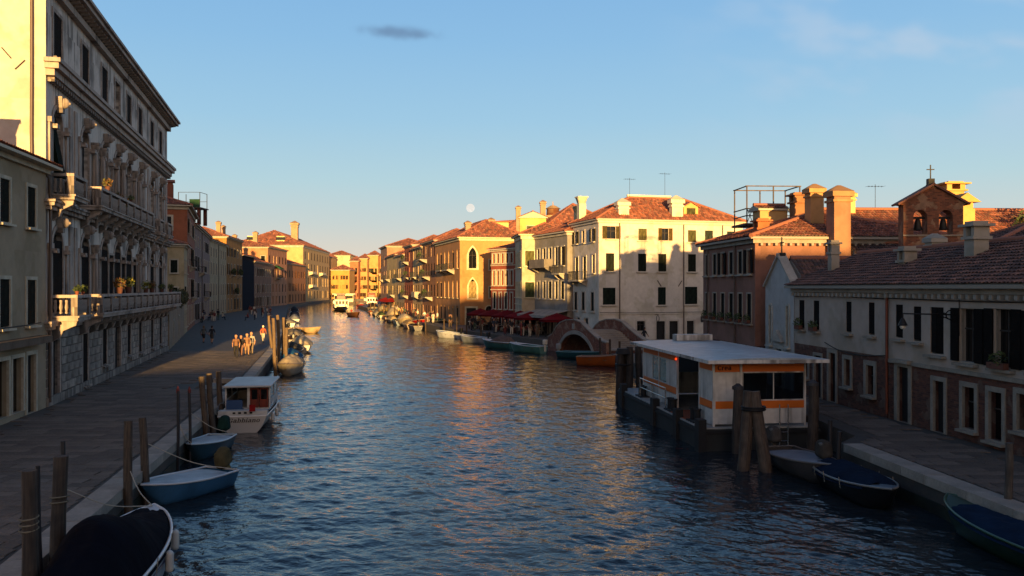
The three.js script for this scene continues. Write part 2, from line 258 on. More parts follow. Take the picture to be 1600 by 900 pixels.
function tilePlane(a, b, c, d, tw, cr, tone) { // clay half-round tiles in courses over the roof slope a-b (eave), d-c (ridge)
  const U = b.clone().sub(a), Lu = U.length(); U.normalize(); const N = U.clone().cross(d.clone().sub(a)).normalize(); if (N.y < 0) N.negate();
  const Vv = N.clone().cross(U); if (Vv.y < 0) Vv.negate(); const Lv = d.clone().sub(a).dot(Vv), uc = c.clone().sub(a).dot(U), ud = d.clone().sub(a).dot(U);
  const pos = [], nor = [], col = [], prof = [[0, 0], [0.22, 0.75], [0.5, 1], [0.78, 0.75], [1, 0]], amp = tw * 0.27, C = new THREE.Color(), base = tone;
  const pt = (u, v, n) => { const p = a.clone().addScaledVector(U, u).addScaledVector(Vv, v).addScaledVector(N, n); pos.push(p.x, p.y, p.z); };
  for (let v = 0; v < Lv - 0.05; v += cr) {
    const t = (v + cr / 2) / Lv, L = lerp(0, ud, t), R = lerp(Lu, uc, t), v1 = Math.min(v + cr + 0.03, Lv);
    for (let j = Math.ceil(L / tw - 0.5); (j + 0.5) * tw <= R + 0.01; j++) {
      C.set(pick(base)).multiplyScalar(rr(0.72, 1.18)); const jit = rr(-0.02, 0.02), up = rr(0, 0.015), sk = rr(-0.015, 0.015);
      for (let k = 0; k < 4; k++) {
        const [x0, h0] = prof[k], [x1, h1] = prof[k + 1], lo = 0.055 + up, hi = 0.02;
        const q = [[(j + x0) * tw + jit, v, lo + h0 * amp], [(j + x1) * tw + jit, v, lo + h1 * amp], [(j + x1) * tw + jit + sk, v1, hi + h1 * amp], [(j + x0) * tw + jit + sk, v1, hi + h0 * amp]];
        const slope = Math.atan2((h1 - h0) * amp, (x1 - x0) * tw), n = U.clone().multiplyScalar(-Math.sin(slope)).addScaledVector(N, Math.cos(slope));
        for (const i of [0, 1, 2, 0, 2, 3]) { pt(...q[i]); nor.push(n.x, n.y, n.z); col.push(C.r, C.g, C.b); }
      }
    }
  }
  const g = new THREE.BufferGeometry(); g.setAttribute('position', new THREE.Float32BufferAttribute(pos, 3)); g.setAttribute('normal', new THREE.Float32BufferAttribute(nor, 3)); g.setAttribute('color', new THREE.Float32BufferAttribute(col, 3)); return g;
}
const TERRA = [0x8d4f36, 0x9a5a3c, 0x7d4633, 0xa2644a, 0x6f4436, 0x86513d], TERRA_DARK = [0x5e4238, 0x6a4a3e, 0x4e3a33, 0x725245, 0x453733];
// roof over the rectangle x0..x1, z0..z1 (local, z0 > z1), eave at y; axis 'x' ridge along the facade, 'z' ridge across
function roof(b, { x0, x1, z0, z1, y, rise, type = 'hip', axis = 'x', over = 0.45, tw = 0.22, tone = TERRA, under, cr, hipIn }) {
  x0 -= over; x1 += over; z0 += over; z1 -= over; const P = (x, yy, z) => new THREE.Vector3(x, yy, z), w = x1 - x0, dp = z0 - z1;
  let R0, R1; const inset = type === 'hip' ? (hipIn ?? Math.min(w, dp) / 2) : type === 'pent' ? 0 : 0;
  const A = P(x0, y, z0), B = P(x1, y, z0), C = P(x1, y, z1), D = P(x0, y, z1), quads = []; cr ??= tw * 1.7;
  if (type === 'pent') { R0 = P(x0, y + rise, z1); R1 = P(x1, y + rise, z1); quads.push([A, B, R1, R0]); } else if (axis === 'x') {
    R0 = P(x0 + inset, y + rise, (z0 + z1) / 2); R1 = P(x1 - inset, y + rise, (z0 + z1) / 2); quads.push([A, B, R1, R0], [C, D, R0, R1]); if (type === 'hip') quads.push([B, C, R1, R1], [D, A, R0, R0]);
  } else { R0 = P((x0 + x1) / 2, y + rise, z0 - inset); R1 = P((x0 + x1) / 2, y + rise, z1 + inset); quads.push([B, C, R1, R0], [D, A, R0, R1]); if (type === 'hip') quads.push([A, B, R0, R0], [C, D, R1, R1]); }
  const low = [A, B, C, D].map((p) => p.clone().setY(y - 0.12)), hull = new ConvexGeometry([A, B, C, D, R0, R1, ...low]);
  const r = obj('roof', hull, under ?? mat(0x6d5a4c), b);
  const t = obj('roof_tile', merge(quads.map((q) => tilePlane(...q, tw, cr, tone))), M.tile, r); t.userData.kind = 'stuff';
  const ridges = [[R0, R1]]; if (type === 'hip') (axis === 'x' ? [[A, R0], [D, R0], [B, R1], [C, R1]] : [[A, R0], [B, R0], [C, R1], [D, R1]]).forEach((e) => ridges.push(e));
  const rg = obj('ridge_tile', ridges.filter(([p, q]) => p.distanceTo(q) > 0.3).map(([p, q]) => bar([p.x, p.y + 0.06, p.z], [q.x, q.y + 0.06, q.z], 0.14, 7)), mat(0x8a553f, { roughness: 0.9 }), r); rg.userData.kind = 'stuff';
  return r;
}
function chimney(b, x, z, y0, y1, w, m, style = 'cap', d = w, capM) {
  const c = obj('chimney', bx(w, y1 - y0, d, 0, (y1 - y0) / 2), m, b); c.position.set(x, y0, z); const h = y1 - y0, k = capM ?? m; let g;
  if (style === 'flare') { const f = new THREE.CylinderGeometry(w * 0.95, w * 0.6, w * 0.9, 4, 1); f.rotateY(Math.PI / 4); f.translate(0, h + w * 0.4, 0); g = [f, bx(w * 1.5, 0.12, w * 1.5, 0, h + w * 0.9)]; } else if (style === 'gable') {
    const s = poly([[-w * 0.75, 0], [w * 0.75, 0], [0, w * 0.5]]), e = new THREE.ExtrudeGeometry(s, { depth: d * 1.5, bevelEnabled: false }); e.translate(0, h + w * 0.35, -d * 0.75); g = [e, bx(w * 0.85, w * 0.4, d * 0.85, 0, h + w * 0.18)];
  } else if (style === 'vent') g = [bx(w * 1.3, 0.12, d * 1.3, 0, h), bx(w * 0.3, 0.4, d * 1.05, -w * 0.4, h + 0.25), bx(w * 0.3, 0.4, d * 1.05, w * 0.4, h + 0.25), bx(w * 1.6, 0.1, d * 1.5, 0, h + 0.5), bx(w * 0.9, 0.12, d, 0, h + 0.6)];
  else { const e = new THREE.CylinderGeometry(0.12, w * 0.92, w * 0.38, 4, 1); e.rotateY(Math.PI / 4); e.scale(1, 1, d / w); e.translate(0, h + w * 0.5, 0); g = [bx(w * 1.18, w * 0.14, d * 1.18, 0, h - w * 0.25), bx(w * 1.3, w * 0.3, d * 1.3, 0, h + w * 0.15), e]; }
  obj('cap', g, k, c); return c;
}
function ops(xs, y, w, h, k, o = {}) { return xs.map((x, i) => ({ x, y, w, h, k: Array.isArray(k) ? k[i % k.length] : k, ...o })); }
// spec: p0, p1 plan ends of the facade, D depth, h eave height above the quay, main/s0/s1 openings on the facade, at its start and its end
function house(s) {
  const L = Math.hypot(s.p1[0] - s.p0[0], s.p1[1] - s.p0[1]), b = thing(s.name ?? 'house', s.label, s.category ?? 'house', [s.p0[0], s.base ?? Q - 0.02, -s.p0[1]], dirAngle(s.p0, s.p1), s.group), t = 0.34, D = s.D, h = s.h;
  const fm = s.frameM ?? stone(0xb3aa9a), F0 = FR([0, 0, 0], 0), F1 = FR([L, 0, 0], Math.PI / 2), F3 = FR([0, 0, -D], -Math.PI / 2), Fb = FR([L, 0, -D], Math.PI);
  b.L = L; b.F = { main: F0, s1: F1, s0: F3, back: Fb };
  const face = (f, len, list = [], wm, inset) => {
    const cut = s.low && wm !== false ? s.low.y : 0;
    const go = (y0, y1, m, nm) => put(obj(nm, (() => { const g = wallGeo(len - 2 * inset, y0, y1, list.map((o) => ({ ...o, x: o.x - inset })), t); return g; })(), m, b), f, inset, 0, 0);
    if (cut) { // openings that cross the change of material are cut from both pieces
      const g1 = []; const mk = (y0, y1) => { const sh = poly([[0, y0], [len - 2 * inset, y0], [len - 2 * inset, y1], [0, y1]]); const H = []; for (const o of list) { const a = Math.max(o.y, y0), c = Math.min(o.y + o.h, y1); if (c - a < 0.05) continue; if (a > y0 + 0.02 && c < y1 - 0.02) sh.holes.push(openingPath(new THREE.Path(), o.x - inset, a, o.w, c - a, o.arch)); else H.push([o.x - inset - o.w / 2, o.x - inset + o.w / 2, a, c]); }
        if (!H.length) { const g = new THREE.ExtrudeGeometry(sh, { depth: t, bevelEnabled: false, curveSegments: 6 }); g.translate(0, 0, -t); return g; }
        // notches: split the sheet at each opening that reaches its edge
        H.sort((p, q) => p[0] - q[0]); const parts = []; let x = 0; const full = len - 2 * inset; const seg = (xa, xb, ya, yb) => { if (xb - xa < 0.01 || yb - ya < 0.01) return; const q = poly([[xa, ya], [xb, ya], [xb, yb], [xa, yb]]); for (const o of list) { const ox = o.x - inset; if (ox - o.w / 2 >= xa && ox + o.w / 2 <= xb && o.y > ya + 0.02 && o.y + o.h < yb - 0.02) q.holes.push(openingPath(new THREE.Path(), ox, o.y, o.w, o.h, o.arch)); } const g = new THREE.ExtrudeGeometry(q, { depth: t, bevelEnabled: false, curveSegments: 6 }); g.translate(0, 0, -t); parts.push(g); };
        for (const [a, c, ya, yb] of H) { seg(x, a, y0, y1); seg(a, c, y0, ya); seg(a, c, yb, y1); x = c; } seg(x, full, y0, y1); return merge(parts); };
      put(obj('base_wall', mk(0, cut), s.low.m, b), f, inset, 0, 0); put(obj('wall', mk(cut, h), wm ?? s.m, b), f, inset, 0, 0);
    } else go(0, h, wm || s.m, 'wall');
    for (const o of list) opening(b, f, { ...o, far: s.far }, o.fm ?? fm);
  };
  face(F0, L, s.main, s.m, 0); face(F1, D, s.s1, s.m1 ?? s.m, t + 0.002); face(F3, D, s.s0, s.m0 ?? s.m, t + 0.002);
  put(obj('wall', wallGeo(L - 2 * t - 0.01, 0, h, [], t), s.m, b), Fb, t + 0.005, 0, -0.002);
  if (s.cornice !== 0) { const ch = s.cornice ?? 0.22; obj('cornice', [bx(L + 0.3, ch, 0.16, L / 2, h - ch / 2, 0.082), bx(0.16, ch, D, L + 0.082, h - ch / 2, -D / 2), bx(0.16, ch, D, -0.082, h - ch / 2, -D / 2)], s.corM ?? fm, b); }
  for (const y of s.bands ?? []) obj('string_course', bx(L + 0.04, 0.14, 0.08, L / 2, y, 0.041), fm, b);
  if (s.roof !== 0) roof(b, { x0: 0, x1: L, z0: 0, z1: -D, y: h + 0.12, rise: 2.2, tw: s.far ? 0.5 : 0.3, under: fm, ...(s.roof ?? {}) });
  for (const x of s.pipes ?? []) { const p = obj('drain_pipe', bar([x, 0.1, 0.09], [x, h - 0.1, 0.09], 0.055, 8), M.pipe, b); }
  for (const c of s.chim ?? []) chimney(b, c[0], c[1], c[2], c[3], c[4] ?? 0.7, c[5] ?? stucco(0xa98c70), c[6] ?? 'cap');
  return b;
}
function balcony(b, f, x, y, w, dp, kind = 'iron', m) { // slab + rail
  const s = put(obj('balcony', bx(w, 0.16, dp, 0, 0, dp / 2 + 0.002), m ?? stone(0xa8a093), b), f, x, y, 0);
  const g = []; if (kind === 'iron') { for (let i = 0; i <= w / 0.14; i++) g.push(bx(0.02, 0.9, 0.02, -w / 2 + 0.03 + i * 0.14, 0.53, dp - 0.04)); for (const k of [-1, 1]) for (let i = 1; i < dp / 0.16; i++) g.push(bx(0.02, 0.9, 0.02, k * (w / 2 - 0.03), 0.53, dp - i * 0.16)); g.push(bx(w, 0.05, 0.06, 0, 1, dp - 0.04), bx(0.05, 0.05, dp - 0.08, -w / 2 + 0.03, 1, dp / 2), bx(0.05, 0.05, dp - 0.08, w / 2 - 0.03, 1, dp / 2)); obj('railing', g, M.iron, s); } else { obj('parapet', [bx(w, 0.85, 0.1, 0, 0.5, dp - 0.06), bx(0.1, 0.85, dp - 0.12, -w / 2 + 0.05, 0.5, dp / 2 - 0.05), bx(0.1, 0.85, dp - 0.12, w / 2 - 0.05, 0.5, dp / 2 - 0.05)], m ?? stone(0xa8a093), s); }
  for (const k of [-1, 1]) { const q = obj('bracket', memo('bk' + dp, () => new THREE.ExtrudeGeometry(poly([[0, 0], [dp * 0.8, 0], [dp * 0.75, -0.12], [0.12, -0.5], [0, -0.55]]), { depth: 0.16, bevelEnabled: false })), m ?? stone(0xa8a093), s); q.rotation.y = -Math.PI / 2; q.position.set(k * (w / 2 - 0.3) + 0.08, -0.083, 0.003); }
  return s;
}
function antenna(b, x, y, z, h) { const g = [bar([0, 0, 0], [0, h, 0], 0.018, 5), bar([-0.6, h - 0.15, 0], [0.6, h - 0.15, 0], 0.012, 4)]; for (let i = 0; i < 6; i++) g.push(bar([-0.6 + i * 0.24, h - 0.15, -0.35], [-0.6 + i * 0.24, h - 0.15, 0.35], 0.008, 4)); const o = obj('antenna', g, M.iron, b); o.position.set(x, y, z); }
// ---------- the tall stone palace on the left quay ----------
{
  const A = [-21.2, 39], B = [-30, 74.6], L = Math.hypot(B[0] - A[0], B[1] - A[1]), D = 22, H = 19.4, t = 0.5;
  const b = thing('palace', 'tall four storey stone palace with two long balconies and arched windows, sunlit side wall', 'palace', [A[0], Q - 0.02, -A[1]], dirAngle(A, B));
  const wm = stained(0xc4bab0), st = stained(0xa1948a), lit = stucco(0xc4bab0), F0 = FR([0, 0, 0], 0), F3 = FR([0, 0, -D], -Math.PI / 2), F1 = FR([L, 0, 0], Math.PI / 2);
  const S = [1.9, 7.3, 12, 15.7, 19.4, 23.6, 28.7, 32.9], cen = [12, 15.7, 19.4];
  const dk = 0x1b1512;
  const att = S.map((x, i) => ({ x, y: 16.3, w: 1.55, h: 2.1, k: i === 3 ? 'gl' : 'sh', c: 0x1e1612, fr: 0.16 }));
  const pn2 = S.map((x) => ({ x, y: 9.85, w: cen.includes(x) ? 1.85 : 1.75, h: 4.1, k: 'bk', arch: true, fr: 0.2, sill: 0 })), pn1 = S.map((x) => ({ x, y: 4.25, w: cen.includes(x) ? 2.0 : 1.9, h: 4.0, k: 'sh', c: dk, arch: true, fr: 0.2, sill: 0 }));
  const more2 = [9.9, 13.85, 17.55, 21.5].map((x) => ({ x, y: 9.85, w: 0.95, h: 3.3, k: 'bk', fr: 0.1, sill: 0 })), more1 = [9.9, 13.85, 17.55, 21.5].map((x) => ({ x, y: 4.25, w: 1.3, h: 3.2, k: 'sh', c: dk, fr: 0.1, sill: 0 }));
  const gr = [1.6, 7.3, 23.6, 28.7, 32.9].map((x, i) => ({ x, y: i > 1 ? 0.8 : 0.25, w: 1.2, h: i > 1 ? 2.5 : 2.75, k: i ? 'sh' : 'dr', c: dk, fr: 0.18 })).concat([{ x: 15.7, y: 0.02, w: 1.9, h: 3.3, k: 'dr', arch: true, c: 0x1a1411, fr: 0.25 }, { x: 12, y: 0.9, w: 1.2, h: 2.4, k: 'sh', c: dk, fr: 0.18 }, { x: 19.4, y: 0.9, w: 1.2, h: 2.4, k: 'sh', c: dk, fr: 0.18 }]);
  const all = [...att, ...pn2, ...pn1, ...more2, ...more1, ...gr];
  const band = (y0, y1, m) => obj('wall', wallGeo(L, y0, y1, all, t), m, b);
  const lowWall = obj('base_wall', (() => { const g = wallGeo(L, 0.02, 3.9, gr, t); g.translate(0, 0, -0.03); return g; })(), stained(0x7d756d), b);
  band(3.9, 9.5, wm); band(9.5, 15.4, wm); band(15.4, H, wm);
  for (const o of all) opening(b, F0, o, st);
  // ashlar blocks of the ground floor, one by one
  const bmats = [0x938a81, 0x867e76, 0x9c948a, 0x7b746c].map(stained), hh = 0.43;
  for (let r = 0; r < 8; r++) { let x = -0.02 + (r % 2) * -0.5; const y = 0.42 + r * hh;
    while (x < L) { const w = rr(0.95, 1.5); const a = Math.max(x, 0), c = Math.min(x + w, L); x += w; let pieces = [[a, c]];
      for (const o of gr) { const oa = o.x - o.w / 2 - 0.2, ob = o.x + o.w / 2 + 0.2; if (o.y - 0.15 < y + hh && o.y + o.h + 0.25 > y) pieces = pieces.flatMap(([p, q]) => q <= oa || p >= ob ? [[p, q]] : [[p, oa], [ob, q]].filter(([m, n]) => n - m > 0.12)); }
      for (const [p, q] of pieces) { const ww = Math.round((q - p) * 20) / 20 - 0.03; if (ww < 0.1) continue; const o = obj('block', memo('blk' + ww.toFixed(2), () => { const g = new RoundedBoxGeometry(ww, hh - 0.035, 0.12, 1, 0.018); return g; }), bmats[Math.floor(rnd() * 4)], lowWall); o.position.set((p + q) / 2, y + hh / 2, rr(-0.004, 0.008)); } } }
  obj('plinth', bx(L + 0.02, 0.4, 0.14, L / 2, 0.2, 0.05), stained(0x8d857c), b);
  // side wall in the sun with drain pipe and two iron ties, other walls
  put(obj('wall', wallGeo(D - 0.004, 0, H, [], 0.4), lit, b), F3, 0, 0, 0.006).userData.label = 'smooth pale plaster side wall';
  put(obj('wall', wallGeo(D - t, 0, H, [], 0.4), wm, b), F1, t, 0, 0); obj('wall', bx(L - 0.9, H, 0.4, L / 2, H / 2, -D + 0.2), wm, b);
  const pp = obj('drain_pipe', tube([[-0.12, H - 0.3, -0.55], [-0.12, 15, -0.55], [-0.12, 11.8, -0.55], [-0.14, 11.2, -0.5], [-0.18, 10.85, -0.2], [0.0, 10.5, 0.1], [0.12, 9.8, 0.14], [0.12, 5, 0.14], [0.12, 0.2, 0.14]], 0.07, 60, 7), M.pipe, b);
  for (const [z, y, a] of [[-1.6, 16.0, 0.7], [-1.05, 15.5, -0.75]]) { const o = obj('iron_tie', bx(0.05, 0.6, 0.05), M.iron, b); o.position.set(-0.03, y, z); o.rotation.x = -a; }
  // corner and bay pilasters, string courses
  const entab = (y, hgt, dp, nm) => { obj(nm, [bx(L + 0.2, hgt * 0.4, dp * 0.55, L / 2, y + hgt * 0.2, dp * 0.275), bx(L + 0.5, hgt * 0.35, dp * 0.85, L / 2, y + hgt * 0.575, dp * 0.425), bx(L + 0.8, hgt * 0.25, dp, L / 2, y + hgt * 0.875, dp * 0.5)], st, b); };
  entab(15.1, 0.75, 0.7, 'string_course'); entab(9.0, 0.45, 0.5, 'string_course'); entab(3.5, 0.4, 0.35, 'string_course');
  for (let x = 0.3; x < L; x += 0.42) { const o = obj('dentil', memo('dent', () => bx(0.2, 0.2, 0.3)), st, b); o.position.set(x, 14.98, 0.16); }
  for (const [y0, y1] of [[4.25, 8.95], [9.85, 14.9]]) for (const x of [4.2, 5.2, 25.4, 26.9, 30.5, 31.2, 34.8, 35.9]) { const o = obj('panel', bx(0.55, y1 - y0 - 0.7, 0.08, x, (y0 + y1) / 2 - 0.1, 0.042), st, b); }
  for (const [y0, y1, xs] of [[9.75, 13.0, [8.9, 10.75, 14.75, 16.65, 20.65, 22.4]], [4.15, 7.35, [8.9, 22.4]]]) for (const x of xs) { const c = obj('column', memo('col' + y0, () => cyl(0.17, 0.14, y1 - y0, 12)), st, b); c.position.set(x, y0, 0.17); const k = obj('capital', memo('cap', () => merge([cyl(0.17, 0.3, 0.32, 10), bx(0.6, 0.14, 0.55, 0, 0.39)])), st, c); k.position.y = y1 - y0; const f = obj('pedestal', memo('ped', () => bx(0.52, 0.22, 0.46)), st, c); f.position.y = 0.1; }
  for (const x of [0.45, 3.4, 5.85, 25.05, 27.25, 30.15, 31.45, 34.35]) for (const [y, h] of [[9.75, 3.3], [4.15, 3.1]]) { const o = obj('pilaster', memo('pil' + h, () => merge([bx(0.36, h, 0.1, 0, h / 2, -0.03), bx(0.46, 0.24, 0.2, 0, h + 0.12)])), st, b); o.position.set(x, y, 0.085); }
  for (const [list, y] of [[pn2, 13.95], [pn1, 8.25]]) for (const o of list) { // carved heads on the keystones, imposts
    const k = obj('keystone', memo('key', () => { const s = new THREE.SphereGeometry(0.22, 10, 8); s.scale(0.85, 1.15, 1); s.translate(0, 0.28, 0.3); const n = new THREE.SphereGeometry(0.07, 6, 5); n.translate(0, 0.26, 0.52); const g = new THREE.ExtrudeGeometry(poly([[-0.16, -0.2], [0.16, -0.2], [0.3, 0.55], [-0.3, 0.55]]), { depth: 0.26, bevelEnabled: false }); return merge([s, n, g]); }), st, b); k.position.set(o.x, y, 0.02);
    const im = obj('impost', memo('imp' + o.w, () => merge([bx(0.44, 0.2, 0.34, -o.w / 2 - 0.2), bx(0.44, 0.2, 0.34, o.w / 2 + 0.2)])), st, b); im.position.set(o.x, y - o.w / 2 - 0.15, 0.16); }
  // top cornice with modillions
  obj('cornice', [bx(L + 0.3, 0.35, 0.3, L / 2, H - 0.18, 0.15), bx(L + 1.4, 0.22, 1.0, L / 2, H + 0.33, 0.35), bx(L + 1.7, 0.16, 1.15, L / 2, H + 0.52, 0.42)], st, b);
  for (let x = 0.2; x < L + 0.2; x += 0.62) { const o = obj('modillion', memo('modi', () => new THREE.ExtrudeGeometry(poly([[0, 0], [0.68, 0], [0.68, -0.12], [0.3, -0.2], [0, -0.36]]), { depth: 0.24, bevelEnabled: false })), st, b); o.rotation.y = -Math.PI / 2; o.position.set(x + 0.12, H + 0.215, 0.004); }
  // balconies: slab, pedestals, balusters, rail
  const balus = memo('balu', () => new THREE.LatheGeometry([[0.05, 0], [0.075, 0.05], [0.045, 0.12], [0.085, 0.3], [0.05, 0.5], [0.07, 0.58], [0.06, 0.64]].map(([x, y]) => new THREE.Vector2(x, y)), 8));
  const balc = (x0, x1, y, dp, nm) => { const w = x1 - x0, k = obj('balcony', [bx(w, 0.22, dp, (x0 + x1) / 2, y - 0.11, dp / 2), bx(w + 0.14, 0.08, dp + 0.07, (x0 + x1) / 2, y - 0.02, dp / 2 + 0.035)], st, b);
    obj('handrail', [bx(w + 0.04, 0.14, 0.3, (x0 + x1) / 2, y + 0.93, dp - 0.16), bx(0.3, 0.14, dp - 0.32, x0 + 0.16, y + 0.93, (dp - 0.32) / 2), bx(0.3, 0.14, dp - 0.32, x1 - 0.16, y + 0.93, (dp - 0.32) / 2)], st, k);
    const n = Math.max(1, Math.round(w / 2.3)); for (let i = 0; i <= n; i++) { const p = obj('pedestal', memo('bped', () => bx(0.32, 0.86, 0.28)), st, k); p.position.set(lerp(x0 + 0.16, x1 - 0.16, i / n), y + 0.43, dp - 0.16);
      if (i < n) { const g = []; const a = lerp(x0 + 0.16, x1 - 0.16, i / n) + 0.3, c = lerp(x0 + 0.16, x1 - 0.16, (i + 1) / n) - 0.3; for (let x = a; x <= c + 0.01; x += (c - a) / Math.round((c - a) / 0.24)) { const q = obj('baluster', balus, st, k); q.position.set(x, y + 0.12, dp - 0.16); } } }
    for (const e of [x0 + 0.16, x1 - 0.16]) for (let z = 0.2; z < dp - 0.4; z += 0.24) { const q = obj('baluster', balus, st, k); q.position.set(e, y + 0.12, z); }
    for (let x = x0 + 0.5; x < x1; x += Math.max(1.6, w / Math.max(1, Math.floor(w / 2.1)))) { const q = obj('bracket', memo('pbr' + dp, () => new THREE.ExtrudeGeometry(poly([[0, 0], [dp * 0.9, 0], [dp * 0.86, -0.2], [dp * 0.4, -0.45], [dp * 0.3, -0.75], [0, -0.95]]), { depth: 0.34, bevelEnabled: true, bevelSize: 0.02, bevelThickness: 0.02, bevelSegments: 1 })), st, k); q.rotation.y = -Math.PI / 2; q.position.set(x + 0.17, y - 0.22, 0.003); }
    return k; };
  balc(0.6, 3.2, 4.1, 1.2); balc(5.6, 35.8, 4.1, 1.25); balc(0.6, 3.2, 9.75, 1.05); balc(6.0, 22.8, 9.75, 1.1); balc(22.9, 25.2, 9.75, 0.8); balc(27.6, 30.0, 9.75, 0.8); balc(31.7, 34.2, 9.75, 0.8);
  roof(b, { x0: 0, x1: L, z0: 0, z1: -D, y: H + 0.62, rise: 3.2, over: 0.3, tw: 0.34, under: st });
  for (const [x, z, w] of [[6, -4, 0.8], [20, -4, 0.9], [31, -5, 0.8]]) chimney(b, x, z, H + 0.6, H + 3.4, w, stucco(0xa58a72), 'flare');
  const lead = obj('awning', new THREE.ExtrudeGeometry(poly([[0, 0], [0.42, -2.3], [0.0, -2.25]]), { depth: 0.9, bevelEnabled: false }), cloth(0x0e1c15), b); lead.rotation.y = -Math.PI / 2; lead.position.set(2.3, 12.95, -0.12);
  // potted plants on the balconies stand there as things of their own
  const wl = (x, y, z) => b.localToWorld(new THREE.Vector3(x, y, z)); b.updateMatrixWorld();
  const potted = (x, y, z, s, cols, label, pc = 0x553226) => { const p = wl(x, y, z), g = thing('potted_plant', label, 'plant', [p.x, p.y, p.z], 0, 'plants on the palace balconies'); s *= 0.62; obj('pot', cyl(0.13 * s, 0.19 * s, 0.34 * s, 10), mat(pc, { roughness: 0.85 }), g); const l = obj('foliage', leafClump(Math.round(110 * s), 0.34 * s, 0.36 * s, 0.34 * s, cols, 0.1), M.leaf, g); l.position.y = 0.55 * s; };
  const YG = [0x6a6a22, 0x8a8228, 0x4a5520], OR = [0x5c4220, 0x4a4a20, 0x6a4822], GR = GREEN;
  potted(8.3, 10.75, 0.92, 1.3, OR, 'orange leafed pot plant at the near end of the upper long balcony'); potted(13.2, 9.76, 0.6, 2.6, [0x6d4a1c, 0x7a5a24, 0x4a4a20], 'large rust coloured bush on the upper palace balcony'); potted(15.0, 10.75, 0.92, 0.9, GR, 'small dark green pot plant on the upper balcony rail');
  potted(10.8, 5.1, 1.07, 1.7, OR, 'reddish plant on the lower balcony rail beside the yellow green ones'); potted(13.4, 5.1, 1.07, 1.8, YG, 'brightest yellow green plant on the lower balcony rail'); potted(19.5, 5.1, 1.07, 1.5, YG, 'yellow green plant midway along the lower balcony'); potted(22.0, 5.1, 1.07, 1.5, OR, 'brownish plant past the middle of the lower balcony'); potted(26.5, 5.1, 1.07, 1.2, GR, 'low green plant toward the far end of the lower balcony'); potted(31, 5.1, 1.07, 1.2, GR, 'green plant at the far end of the lower balcony');
  for (const [x, la] of [[1.2, 'terracotta flower pot on the short lower balcony, near end'], [2.4, 'terracotta flower pot on the short lower balcony, second one']]) potted(x, 5.1, 1.02, 0.8, GR, la, 0x6e3826);
}
